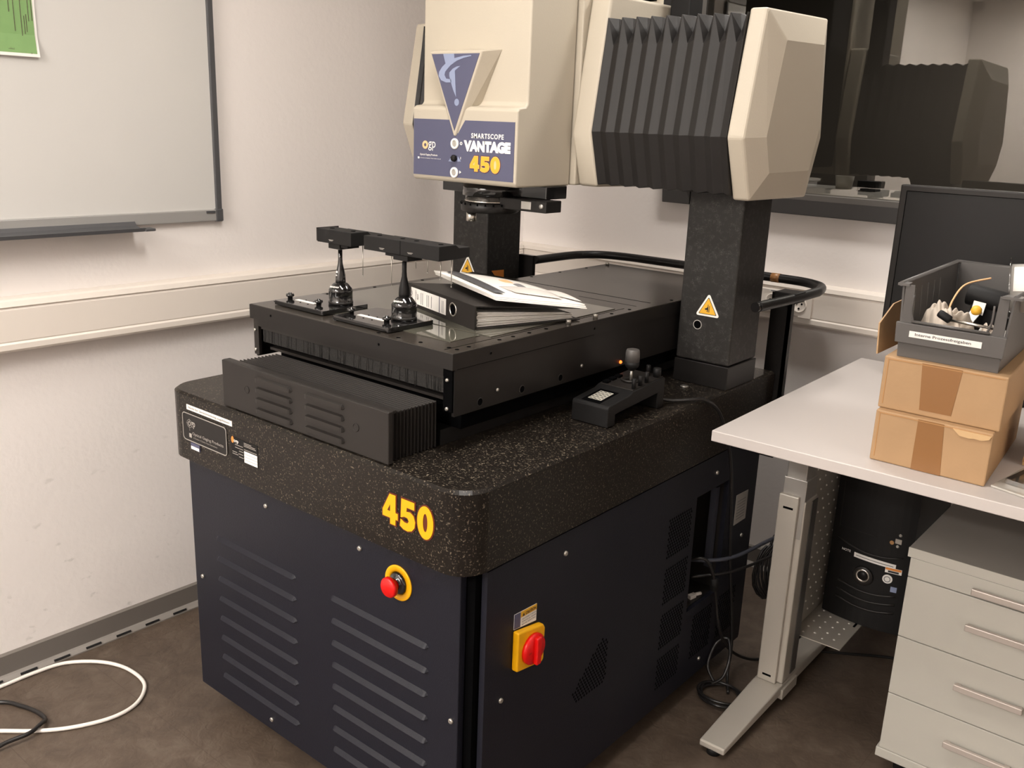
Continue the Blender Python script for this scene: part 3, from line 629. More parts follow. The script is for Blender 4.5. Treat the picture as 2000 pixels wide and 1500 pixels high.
# --- columns, pedestals, beam
def column(x0, x1):
    obj('column_pedestal', bx(x0, x1, .9963, 1.1594, GZ1+.0004, .9569), 'black', mc, bevel=.0015)
    return obj('granite_column', bx(x0+.0015, x1-.0015, .9978, 1.158, .9585, 1.42), 'column', mc, bevel=.006, seg=3)
cr = column(.841, .9985); cl = column(.018, .166)
b = B()
for (xc, sgn) in ((.8425, -1), (.1645, 1)):      # quarter fillets under the beam
    pts = [(xc, 1.36)]+[(xc+sgn*.055*(1-math.cos(a)), 1.36+.055*math.sin(a)) for a in [math.pi/2*k/6 for k in range(1, 7)]]+[(xc, 1.4155)]
    b.prism([Vector((x, .9985, z)) for x, z in pts], (0, .155, 0))
obj('column_fillet', b, 'column', mc)
obj('granite_beam', bx(.0, 1.005, .985, 1.16, 1.4205, 1.76), 'column', mc, bevel=.006)
def warn(O, ux, uy, s, par):
    n = Vector(ux).cross(Vector(uy))
    def tri(q, r):
        P = []
        for k in range(3):
            a = math.radians(90+120*k); c = Vector((math.cos(a)*(q-r)*1.0, math.sin(a)*(q-r)))
            for j in (-60, -30, 0, 30, 60): P.append((c.x+r*math.cos(a+math.radians(j)), c.y+r*math.sin(a+math.radians(j))))
        return P
    obj('warning_sign', flat(tri(s, s*.12), O, ux, uy, .0006), 'label', par, label='white-edged triangular warning sign')
    obj('warning_border', flat(tri(s*.80, s*.05), O, ux, uy, .0003, .0006), 'ink', par)
    obj('warning_field', flat(tri(s*.73, s*.04), O, ux, uy, .0003, .0010), 'yellow2', par)
    p = s
    obj('warning_pictogram', merge(flat([(-.22*p,-.10*p),(-.02*p,-.10*p),(-.02*p,.02*p),(-.22*p,.02*p)], O, ux, uy, .0003, .0014), flat([(-.02*p,-.16*p),(.06*p,-.16*p),(.02*p,.30*p),(-.02*p,.30*p)], O, ux, uy, .0003, .0014),
        flat([(.10*p,-.24*p),(.14*p,-.24*p),(.14*p,.22*p),(.10*p,.22*p)], O, ux, uy, .0003, .0014), flat([(-.10*p,-.2*p),(.08*p,-.24*p),(.08*p,-.2*p),(-.08*p,-.16*p)], O, ux, uy, .0003, .0014), flat([(-.14*p,.02*p),(0,.0),(.03*p,.10*p),(-.02*p,.12*p)], O, ux, uy, .0003, .0014)), 'ink', par)
warn((.925, .9978, 1.101), X_, Z_, .036, cr)
warn((.086, .9978, 1.101), X_, Z_, .036, cl)
obj('plug_hole', B().lathe((.899,.9978,1.055), (0,-1,0), [(.0125,0),(.0125,.0006),(.0105,.0006),(.0105,.0002)], 24), 'plastic', cr)
obj('plug_centre', B().lathe((.899,.9978,1.055), (0,-1,0), [(.0107,0),(.0107,.0005)], 24), 'void', cr)
obj('orange_patch', B().prism([Vector(p) for p in ((.077,.9975,1.084),(.113,.9975,1.084),(.129,.9975,1.070),(.080,.9975,1.070))], (0,-.0006,0)), 'orange', cl)  # flat orange patches low on the column, front and inner side
obj('orange_patch', B().prism([Vector(p) for p in ((.1645,1.021,1.100),(.1645,1.08,1.098),(.1645,1.081,1.073),(.1645,1.049,1.072))], (.0007,0,0)), 'orange', cl)
# --- handrail
hr = catmull([(1.045,1.03,1.12),(1.050,1.10,1.12),(1.056,1.20,1.12),(1.058,1.35,1.12),(1.055,1.40,1.12),(1.03,1.475,1.12),(.97,1.518,1.12),(.90,1.528,1.12),(.75,1.528,1.12),(.45,1.528,1.12),(.33,1.525,1.12),(.25,1.50,1.12),(.205,1.44,1.12),(.19,1.36,1.12),(.187,1.20,1.12)], 6)
hp = obj('handrail', B().tube(hr, .0135, 14), 'black', mc)
obj('handrail_post', bx(1.002, 1.012, 1.285, 1.325, .64, 1.128).add([], []) if False else merge(bx(.965, 1.022, 1.294, 1.304, .64, 1.118), bx(1.014, 1.022, 1.294, 1.322, .64, 1.118)), 'black', mc)
obj('rail_clamp', bx(1.005, 1.066, 1.215, 1.28, 1.106, 1.134), 'black', mc, bevel=.002)
obj('rail_clamp', bx(1.0, 1.03, 1.255, 1.30, 1.10, 1.12), 'black', mc)
obj('rail_end_sleeve', B().cyl((1.0441,1.018,1.12),(1.0450,1.033,1.12),.0125), 'gloss', mc)
obj('handrail_post', bx(.135, .192, 1.19, 1.205, GZ1+.0004, 1.135), 'black', mc)
obj('rail_tape', B().tube([(.855,1.5285,1.12),(.882,1.5285,1.12)], .0142, 14), 'tape', mc)
# --- bridge covers. profile (y, z), hexagon seen from the side
CP = [(.845,1.530),(.905,1.388),(1.231,1.386),(1.288,1.535),(1.242,1.822),(.900,1.812)]
BPo = [(.845,1.530),(.886,1.398),(1.245,1.396),(1.272,1.535),(1.236,1.808),(.935,1.805),(.888,1.803),(.8805,1.745)]
def scale_prof(P, k, cz=1.6, cy=1.06): return [(cy+(y-cy)*k, cz+(z-cz)*k) for y, z in P]
def hexring(P, x): return [Vector((x, y, z)) for y, z in P]
def end_cover(x0, x1, x2, sgn, nm='end_cover'):
    # shell: rounded front edge, then a chamfer up to a raised inner panel
    P = CP; Pin = [(.906,1.534),(.940,1.453),(1.168,1.456),(1.205,1.560),(1.173,1.754),(.958,1.747)]
    b = B().loft([hexring(P, x0), hexring(P, x1), hexring(Pin, x2)])
    return obj(nm, b, 'cover', mc, bevel=.005, seg=2)
end_cover(1.009, 1.050, 1.078, 1); end_cover(-.009, -.050, -.078, -1)
def bellows(x0, x1, n):
    r = []; Pi = [(.8505,1.531),(.891,1.403),(1.240,1.401),(1.266,1.535),(1.230,1.800),(.940,1.798),(.905,1.763),(.8860,1.738)]; dx = (x1-x0)/n
    for i in range(n):
        r.append(hexring(BPo, x0+dx*i)); r.append(hexring(BPo, x0+dx*(i+.04))); r.append(hexring(Pi, x0+dx*(i+.55)))
    r.append(hexring(BPo, x1))
    return r
def make_bellows(x0, x1, n):
    o = obj('bridge_bellows', B().loft(bellows(x0, x1, n)), 'rubber', mc, bevel=.0015, seg=2)
make_bellows(.634, 1.0085, 9); make_bellows(-.0085, .118, 6)
# carriage flanges either side of the head (same outline as the end covers, a little taller)
FP = [(.846,1.524),(.888,1.391),(1.25,1.386),(1.288,1.535),(1.244,1.866),(.902,1.861)]
obj('carriage_flange', B().loft([hexring(FP, .572), hexring(FP, .633)]), 'cover', mc, bevel=.009, seg=4)
obj('carriage_flange', B().loft([hexring(FP, .119), hexring(FP, .190)]), 'cover', mc, bevel=.009, seg=4)
obj('flange_slot', merge(bx(.585,.622,.965,1.035,1.868,1.8705), bx(.585,.622,1.055,1.13,1.869,1.8715)), 'void', mc)
obj('carriage_body', bx(.191, .5715, .872, 1.25, 1.392, 2.40), 'cover', mc, bevel=.004)
obj('carriage_rear_cover', bx(.20, .565, 1.251, 1.42, 1.42, 2.36), 'blackm', mc, bevel=.01)
obj('tower_rear_duct', bx(.64, .70, 1.17, 1.24, 1.77, 2.3), 'blackm', mc, bevel=.004)
# --- head
HX0, HX1 = .198, .556
Hp = [(.645,1.398),(.652,1.390),(.868,1.390),(.868,2.42),(.685,2.42),(.683,1.590),(.676,1.582),(.652,1.579),(.645,1.572)]
hd = obj('head_cover', B().prism([Vector((HX0, y, z)) for y, z in Hp], (HX1-HX0, 0, 0)), 'cover', mc, bevel=.012, seg=5)
# label panel on the head
HY = .6446
pn = [(.203,1.403),(.549,1.403),(.549,1.5455),(.386,1.5455),(.362,1.512),(.334,1.5455),(.203,1.5455)]
obj('name_panel', B().prism([Vector((x, HY+.0003, z)) for x, z in pn], (0,-.0012,0)), 'blue', hd, label='slate blue name panel')
LY = HY-.0004
obj('lettering', text_b('SMARTSCOPE', (.409, LY, 1.503), X_, Z_, .107, .0125, .03, sp=1.2), 'white', hd)
obj('lettering', text_b('VANTAGE', (.384, LY, 1.4700), X_, Z_, .155, .0275, .075), 'white', hd, label='bold white word VANTAGE')
obj('numeral_outline', digits((.407, LY, 1.4225), X_, Z_, .103, .037, .0006, .0006, .0022), 'redd', hd)
obj('numeral_rim', digits((.407, LY, 1.4225), X_, Z_, .103, .037, .0006, .0010, .0009), 'peach', hd)
obj('numeral', digits((.407, LY, 1.4225), X_, Z_, .103, .037, .0004, .0018), 'yellow2', hd, label='golden number 450')
obj('emblem', ring_poly(circ(0,0,.0105), circ(0,0,.0045), (.247,LY,1.480), X_, Z_, .0006, .0012), 'peach', hd)
obj('lettering', text_b('gp', (.2585, LY, 1.466), X_, Z_, .026, .023, .0), 'white', hd)
obj('lettering', text_b('Optical Gaging Products', (.228, LY, 1.4515), X_, Z_, .064, .0062, .012), 'white', hd)
obj('lettering', text_b('A Division of Quality Vision International', (.226, LY, 1.4445), X_, Z_, .078, .0030, 0), 'white', hd)
obj('emblem_mark', flat(rect(.005,.005), (.220,LY,1.4438), X_, Z_, .001, .0008), 'white', hd)
for (z) in (1.487, 1.415):
    obj('socket_ring', B().lathe((.353,HY-.0008,z), (0,-1,0), [(.0135,0),(.0135,.003),(.0115,.004),(.008,.004),(.008,.001)], 24), 'white', hd)
    obj('socket', B().lathe((.353,HY-.0008,z), (0,-1,0), [(.008,0),(.008,.0025),(.005,.003),(0,.002)], 20), 'alu', hd)
obj('control_knob', B().lathe((.353,HY-.0008,1.451), (0,-1,0), [(.0085,0),(.0085,.008),(.0065,.010),(0,.010)], 6), 'blackm', hd)
obj('knob_marks', merge(flat([(-.022,-.010),(-.010,-.010),(-.011,.002)], (.353,LY,1.452), X_, Z_, .0006, .0008), flat([(.022,-.008),(.010,-.009),(.011,.004)], (.353,LY,1.452), X_, Z_, .0006, .0008)), 'lblue', hd)
obj('socket_marks', merge(ring_poly(circ(0,0,.0042,12), circ(0,0,.0022,12), (.3745,LY,1.4885), X_, Z_, .0006, .0008), flat([(0,-.004),(.0065,0),(0,.004)], (.3705,LY,1.417), X_, Z_, .0006, .0008), flat(rect(.0015,.006), (.373,LY,1.449), X_, Z_, .0006, .0008)), 'label', hd)
# V shaped badge
TY = .640
Vo = [(.263,1.711),(.441,1.711),(.356,1.506),(.350,1.506)]
Vb = [(.257,1.716),(.478,1.716),(.372,1.500),(.348,1.500)]
b = B().loft([[Vector((x, .6848, z)) for x, z in [(.250,1.718),(.470,1.718),(.366,1.506),(.346,1.506)]], [Vector((x, TY, z)) for x, z in Vo]])
obj('badge_block', b, 'cover', hd, bevel=.003, seg=2)
Vi = [(.270,1.7045),(.433,1.7045),(.3535,1.519)]
obj('badge_field', B().prism([Vector((x, TY-.0002, z)) for x, z in Vi], (0,-.0008,0)), 'blue', hd, label='slate blue V shaped badge')
# pale emblem: curved stroke, tapering exclamation-like stroke, dot  (coordinates in badge pixels)
def bp(pts): return [(.270+(x-295)/450*.163, 1.7045-(y-130)/735*.1855) for x, y in pts]
e1 = bp([(408,131),(512,131),(516,172),(600,152),(668,146),(672,154),(600,172),(540,196),(480,240),(430,300),(424,330),(440,365),(486,372),(490,402),(440,402),(392,380),(368,340),(372,300),(400,254),(432,222)])
e2 = bp([(572,246),(522,290),(528,400),(538,540),(512,480),(486,400),(470,340),(470,308),(500,272),(540,250)])
e3 = [(.270+(545+22*math.cos(a)-295)/450*.163, 1.7045-(590+34*math.sin(a)-130)/735*.1855) for a in [2*math.pi*k/16 for k in range(16)]]
b = B()
for e in (e1, e2, e3): b.prism([Vector((x, TY-.0012, z)) for x, z in e], (0,-.0005,0))
obj('badge_emblem', b, 'lblue', hd)
# lens assembly
obj('lens_mount_plate', bx(.186, .553, .775, .864, 1.356, 1.3895), 'gloss', mc, bevel=.002)
obj('lens_barrel', B().lathe((.372,.765,1.343), Z_, [(.066,0),(.066,.010),(.074,.012),(.074,.0465)], 40), 'gloss', mc)
obj('ring_light', B().lathe((.372,.765,1.3375), Z_, [(.068,0),(.068,.005),(.060,.007)], 40), 'steel', mc)
obj('turret', B().lathe((.372,.765,1.312), Z_, [(.074,0),(.078,.003),(.078,.0235),(.075,.0250)], 48), 'black', mc)
obj('turret_arm', bx(.42, .585, .735, .80, 1.326, 1.3555), 'black', mc, bevel=.002)
obj('arm_label', bx(.505, .537, .7338, .7348, 1.332, 1.351), 'plastic', mc)
obj('arm_cap', B().lathe((.570,.735,1.342), (0,-1,0), [(.006,0),(.006,.002),(0,.003)], 14), 'alu', mc)
b = B()
for k in range(10):
    a = math.radians(-170+k*16); b.cyl((.372+.0784*math.cos(a), .765+.0784*math.sin(a), 1.331),(.372+.0775*math.cos(a), .765+.0775*math.sin(a), 1.3365), .0022, n=6)
obj('index_mark', b, 'void', mc)
obj('objective_lens', B().lathe((.330,.738,1.284), Z_, [(.012,0),(.0135,.001),(.0135,.028)], 24), 'steel', mc)

# ================================================================= PROBE CHANGE RACKS
def rack(cx, cy, px0, px1, py0, py1, knobs, bars, lab, glossy):
    t = thing('probe_rack', (cx, cy, SZ), lab, 'probe rack', 'probe change racks on the machine stage')
    z0 = SZ+.0018
    r0 = .006
    pl = obj('base_plate', B().prism([Vector((x,y,z0)) for x,y in rr_poly(px0, px1, py0, py1, r0, (1,1,1,1), 3)], (0,0,.010)), 'gloss', t, bevel=.001)
    for (x, y) in knobs:
        obj('thumb_screw', B().lathe((x,y,z0+.010), Z_, [(.006,0),(.006,.005),(.0095,.006),(.0102,.0085),(.009,.012),(.004,.0125),(.004,.0145),(0,.0147)], 20), 'gloss', pl)
    xa, ya = knobs[0]; xb, yb = knobs[1]
    obj('scale_label', bx(xa+.022, xb-.012, ya-.003, ya+.009, z0+.0102, z0+.0108), 'label', pl)
    b = B()
    for k in range(6): b.lathe((xa+.026+k*.014, ya+(.016 if k % 2 else -.012), z0+.0101), Z_, [(.002,0),(.002,.0005)], 8)
    obj('hole', b, 'void', pl)
    obj('foot_drum', B().lathe((cx,cy,z0+.0102), Z_, [(.0285,0),(.0285,.007),(.0278,.008),(.0278,.028),(.0282,.0285),(.0282,.034),(.0262,.038),(.018,.048),(.0135,.051)], 40), 'gloss', t)
    obj('seam_ring', B().lathe((cx,cy,z0+.012), Z_, [(.0288,0),(.0288,.0055)], 40), 'blacks', t)
    obj('column', B().lathe((cx,cy,z0+.061), Z_, [(.0120,0),(.0122,.006),(.0114,.018),(.0085,.032),(.0058,.044),(.0050,.055),(.0050,.0765)], 28), 'gloss' if glossy else 'blackm', t)
    obj('brand_print', text_b('RENISHAW', (cx-.004,cy-.0265,z0+.0495), (1,.25,0), (-.15,.6,.8), .024, .0045, .02, lift=.003), 'white', t)
    return t
ra = rack(.352, .262, .215, .396, .172, .310, ((.226,.212),(.330,.214)), 0, 'probe rack with one short bar, left on the stage', True)
rb = rack(.574, .254, .439, .622, .163, .300, ((.453,.207),(.573,.203)), 0, 'probe rack with the long double bar, beside the binder', False)
obj('side_print', merge(flat(circ(0,.0,.003,12), (.352,.2520,1.195), X_, Z_, .0008), flat(rect(.004,.003), (.350,.2505,1.186), X_, Z_, .0008)), 'label', ra)
def bar(x0, x1, t, y0=.235, y1=.29):
    # square bar, long in depth as seen from its end: port block with a chamfered rear hood
    pts = [(y0,1.262),(y0,1.293),(y1-.004,1.293),(y1+.006,1.286),(y1+.040,1.286),(y1+.040,1.264),(y1,1.262)]
    return obj('port_block', B().prism([Vector((x0,y,z)) for y,z in pts], (x1-x0,0,0)), 'blackm', t, bevel=.0012)
b1 = bar(.303, .421, ra)
obj('saddle', bx(.334, .374, .242, .282, 1.2495, 1.2620), 'blackm', ra, bevel=.001)
obj('saddle_step', bx(.374, .398, .245, .280, 1.2540, 1.2620), 'blackm', ra, bevel=.001)
obj('end_plate', bx(.3005, .3029, .2352, .300, 1.2640, 1.2940), 'blacks', ra)
b2 = bar(.464, .5795, rb); b3 = bar(.5805, .696, rb)
obj('saddle', bx(.553, .598, .240, .285, 1.2495, 1.2615), 'blackm', rb, bevel=.001)
obj('saddle_step', bx(.525, .5525, .243, .280, 1.2550, 1.2620), 'blackm', rb, bevel=.001)
for (x, tt) in ((.325,b1),(.398,b1),(.487,b2),(.560,b2),(.603,b3),(.675,b3)):
    obj('bolt_head', B().lathe((x,.262,1.2932), Z_, [(.0055,0),(.0055,.0005),(.0035,.0005),(.0035,.0002)], 16), 'void', tt)
for (x, tt) in ((.345,b1),(.515,b2),(.603,b3)):
    obj('bar_print', merge(flat(rect(.016,.0010), (x,.2348,1.2700), X_, Z_, .0005), flat(rect(.011,.0010), (x+.002,.2348,1.2680), X_, Z_, .0005)), 'silverink', tt)
for (x, z, tt) in ((.410,1.192,ra),(.506,1.182,rb),(.583,1.232,rb),(.619,1.226,rb),(.658,1.216,rb),(.690,1.205,rb)):
    obj('stylus', B().cyl((x, .280, 1.2625), (x, .280, z), .0010, n=8).lathe((x, .280, z-.002), Z_, [(.0,-.001),(.0018,.0005),(0,.003)], 8), 'screw', tt)

# ================================================================= BINDER AND BROCHURES
NB = Vector((.723, .321, SZ+.0018)); s_ = Vector((-.954, .300, 0)).normalized(); c_ = Vector((.300, .954, 0)).normalized()
def bn(s, c, z): return NB+s_*s+c_*c+Vector((0,0,z))
def bq(s0, s1, c0, c1, z00, z01, t): # sloping slab: z00 at c0, z01 at c1
    return B().hexa([bn(s0,c0,z00), bn(s0,c1,z01), bn(s1,c1,z01), bn(s1,c0,z00), bn(s0,c0,z00+t), bn(s0,c1,z01+t), bn(s1,c1,z01+t), bn(s1,c0,z00+t)])
bd = thing('ring_binder', bn(.15,.14,0), 'dark grey lever arch file lying flat on the machine stage', 'binder')
SH = .053
obj('lower_cover', bq(0, .318, .003, .285, 0, 0, .0025), 'blacks', bd)
sn = obj('spine', bq(0, .318, 0, .003, 0, 0, SH), 'blacks', bd)
obj('upper_cover', bq(0, .318, .003, .285, SH-.0025, .026, .0025), 'blacks', bd)
obj('spine_label', B().prism([bn(a, -.0002, z) for a, z in ((.128,.009),(.300,.009),(.300,.046),(.128,.046))], -c_*.0006), 'label', sn, label='white printed spine label')
obj('label_field', B().prism([bn(a, -.0008, z) for a, z in ((.128,.009),(.150,.009),(.150,.046),(.128,.046))], -c_*.0003), 'white', sn)
ns = -s_
obj('lettering', merge(text_b('OGP', bn(.292,-.0008,.018), Vector(Z_), s_, .022, .010, .01, lift=.0002), text_b('Vantage', bn(.272,-.0008,.014), Vector(Z_), s_, .028, .007, .01, lift=.0002), text_b('450', bn(.262,-.0008,.020), Vector(Z_), s_, .014, .007, .01, lift=.0002)), 'greyink', sn)
b = B()
for k, a in enumerate((.248,.240,.218,.210,.196,.145,.139)): b.prism([bn(a,-.0009,.012), bn(a+.002,-.0009,.012), bn(a+.002,-.0009,.040), bn(a,-.0009,.040)], -c_*.0003)
obj('small_print', b, 'greyink', sn)
obj('blue_stripe', B().prism([bn(a,-.0009,z) for a, z in ((.157,.009),(.160,.009),(.160,.046),(.157,.046))], -c_*.0003), 'blue', sn)
obj('qr_blank', B().prism([bn(a,-.0012,z) for a, z in ((.134,.022),(.142,.022),(.142,.033),(.134,.033))], -c_*.0002), 'greyink', sn) if False else None
obj('finger_ring', B().lathe(bn(.095,-.0002,.028), -c_, [(.0165,0),(.0165,.0015),(.0125,.0015),(.0125,.0004)], 28), 'steel', sn)
obj('ring_hole', B().lathe(bn(.095,-.0002,.028), -c_, [(.0127,0),(.0127,.0006)], 28), 'void', sn)
# paper block: several slightly fanned bundles
pb = B(); rr = random.Random(11)
nl = 13
for k in range(nl):
    z0 = .004+k*.0026; d = rr.uniform(-.003, .004); c1 = .27+rr.uniform(-.012, .012)-(k*.0012)
    za = min(z0, .046); zb = .0035+k*.0012
    pb.hexa([bn(.010+d,.012,za), bn(.010+d,c1,zb), bn(.300,c1,zb), bn(.300,.012,za), bn(.010+d,.012,za+.0018), bn(.010+d,c1,zb+.0009), bn(.300,c1,zb+.0009), bn(.300,.012,za+.0018)])
obj('paper', pb, 'white', bd, kind='stuff')
def sheet4(P, z, bow, nm, m, par, t=.0015, n=10, **k):
    """bent sheet spanning four (s,c,z) corners, with a slight bow"""
    P = [Vector(p) for p in P]; g = []
    for i in range(n+1):
        row = []
        for j in range(n+1):
            a, c = i/n, j/n; q = (P[0]*(1-a)+P[1]*a)*(1-c)+(P[3]*(1-a)+P[2]*a)*c
            row.append(bn(q.x, q.y, q.z+z+bow*4*c*(1-c)*math.sin(math.pi*(.25+.75*a))+bow*.6*math.sin(3*a)*c))
        g.append(row)
    b = B(); vs = [p for r in g for p in r]; N_ = n+1; top = [p+Vector((0,0,t)) for p in vs]; K = len(vs)
    fs = [(i*N_+j, (i+1)*N_+j, (i+1)*N_+j+1, i*N_+j+1) for i in range(n) for j in range(n)]
    ft = [tuple(q+K for q in f) for f in fs]
    edge = [(i, 0) for i in range(n+1)]+[(n, j) for j in range(1, n+1)]+[(i, n) for i in range(n-1, -1, -1)]+[(0, j) for j in range(n-1, 0, -1)]
    e = [i*N_+j for i, j in edge]
    b.add(vs+top, fs+ft, True); b.add(vs+top, [(e[i], e[(i+1)%len(e)], e[(i+1)%len(e)]+K, e[i]+K) for i in range(len(e))])
    return obj(nm, b, m, par, **k)
Dc = [(.375,.105,.056),(-.020,.040,.064),(-.105,.222,.047),(.236,.272,.040)]
br = thing('brochure_stack', bn(.12,.15,.06), 'white glossy brochures slipping off the top of the binder', 'brochures')
for k in range(3):
    o_ = .004*k
    sheet4([(a+o_, c-(.0 if k else .0), z) for a, c, z in Dc], .0025+.0034*k, .006, 'leaf', 'white', br, .0022)
q = [(.340,.125,.056),(-.020,.055,.064),(-.040,.105,.060),(.300,.170,.052)]
sheet4([(.335,.116,.0569),(.010,.056,.0645),(.000,.076,.0632),(.310,.142,.0549)], .0134, .0050, 'photo_band', 'framed', br, .0006, label='dark photo band printed on the cover')
sheet4([(.205,.180,.0510),(.150,.165,.0530),(.140,.190,.0515),(.190,.205,.0492)], .0150, .004, 'emblem_print', 'peach', br, .0004)
sheet4([(.130,.178,.0525),(.075,.168,.0545),(.072,.182,.0535),(.125,.192,.0518)], .0150, .004, 'lettering_print', 'greyink', br, .0004)

sheet4([(.100,.120,.0580),(.010,.112,.0600),(-.060,.190,.0520),(.060,.215,.0500)], .0138, .0050, 'grey_swoosh_print', 'clear_grey', br, .0004)
sheet4([(.060,.222,.0490),(-.020,.205,.0510),(-.085,.222,.0485),(.020,.245,.0460)], .0138, .0050, 'grey_swoosh_print', 'clear_grey', br, .0004)
# ================================================================= JOYSTICK CONTROLLER
jz = GZ1+.0004
jc = thing('joystick_controller', (.906,.63,jz), 'black joystick control box resting on the granite ledge', 'joystick controller')
def jp(x, y, z): return Vector((x, y, jz+z))
JX0, JX1, JY0, JY1 = .857, .957, .510, .752
side = [(JY0,.0),(JY0+.032,.0),(JY0+.032,.026),(JY1-.030,.040),(JY1-.028,.0),(JY1,.0),(JY1,.072),(JY1-.005,.076),(JY0+.102,.066),(JY0+.090,.060),(JY0+.004,.050),(JY0,.045)]
obj('housing', B().prism([jp(JX0, y, z) for y, z in side], (JX1-JX0,0,0)), 'blackm', jc, bevel=.004, seg=3)
nrm = Vector((0,-.065,1)).normalized()
def jt(x, y, h=0): return jp(x, y, .066+(y-(JY0+.102))*.0714+h)
obj('raised_deck', B().hexa([jt(JX0+.004,JY0+.104,-.004),jt(JX1-.004,JY0+.104,-.004),jt(JX1-.004,JY1-.006,-.004),jt(JX0+.004,JY1-.006,-.004),jt(JX0+.004,JY0+.104,.002),jt(JX1-.004,JY0+.104,.002),jt(JX1-.004,JY1-.006,.002),jt(JX0+.004,JY1-.006,.002)]), 'blacks', jc, bevel=.001)
obj('joystick_socket', B().lathe(jt(.910,.672,.002), Z_, [(.024,0),(.024,.003),(.021,.005),(.017,.003),(.015,.0)], 32), 'blacks', jc)
js = obj('joystick', B().cyl(jt(.910,.672,0), jt(.910,.672,.032), .0035), 'screw', jc)
obj('joystick_knob', B().lathe(jt(.910,.672,.026), Z_, [(.006,0),(.0155,.010),(.0170,.014),(.0170,.022)], 28), 'blackm', js)
obj('joystick_grip', B().lathe(jt(.910,.672,.048), Z_, [(.0170,0),(.0168,.020),(.0160,.026),(.0145,.029),(.011,.030),(0,.0285)], 28), 'bin', js)
for (x, y, r, h) in ((.948,.625,.0052,.024),(.948,.652,.0052,.024),(.948,.680,.0052,.026),(.922,.728,.0055,.026),(.944,.733,.0095,.022)):
    obj('control_knob', B().lathe(jt(x,y,.002), Z_, [(r,0),(r,h-.001),(r*.8,h),(0,h)], 16), 'blackm', jc)
for y in (.625,.650,.675): obj('push_button', B().hexa([jt(.866,y-.008,.002),jt(.880,y-.008,.002),jt(.880,y+.008,.002),jt(.866,y+.008,.002),jt(.866,y-.008,.007),jt(.880,y-.008,.007),jt(.880,y+.008,.007),jt(.866,y+.008,.007)]), 'void', jc)
def jd(x, y, h): return jp(x, y, .050+(y-(JY0+.004))*(.010/.086)+h)
obj('keypad_window', B().hexa([jd(.878,.518,.0),jd(.928,.518,.0),jd(.928,.594,.0),jd(.878,.594,.0),jd(.878,.518,.0012),jd(.928,.518,.0012),jd(.928,.594,.0012),jd(.878,.594,.0012)]), 'void', jc)
b = B()
for i in range(5):
    for j in range(3):
        x = .886+j*.0125; y = .532+i*.0105
        b.hexa([jd(x,y,.0012),jd(x+.0108,y,.0012),jd(x+.0108,y+.0088,.0012),jd(x,y+.0088,.0012),jd(x,y,.0018),jd(x+.0108,y,.0018),jd(x+.0108,y+.0088,.0018),jd(x,y+.0088,.0018)])
obj('keypad_key', b, 'lcd', jc)
b = B()
for i in range(5):
    for j in range(3):
        x = .8885+j*.0125; y = .534+i*.0105
        b.hexa([jd(x,y,.0018),jd(x+.0055,y,.0018),jd(x+.0055,y+.003,.0018),jd(x,y+.003,.0018),jd(x,y,.0021),jd(x+.0055,y,.0021),jd(x+.0055,y+.003,.0021),jd(x,y+.003,.0021)])
obj('keypad_print', b, 'ink', jc)
cb = catmull([(.925,.750,.915),(.955,.790,.9035),(.985,.830,.9035),(1.004,.872,.8985),(1.016,.930,.86),(1.020,.985,.78),(1.022,1.02,.70),(1.022,1.045,.60),(1.020,1.085,.40),(1.022,1.13,.22),(1.03,1.14,.10),(1.045,1.10,.03),(1.075,1.05,.0065)], 6)
obj('cable', B().tube(cb, .0045, 8), 'cableb', jc)

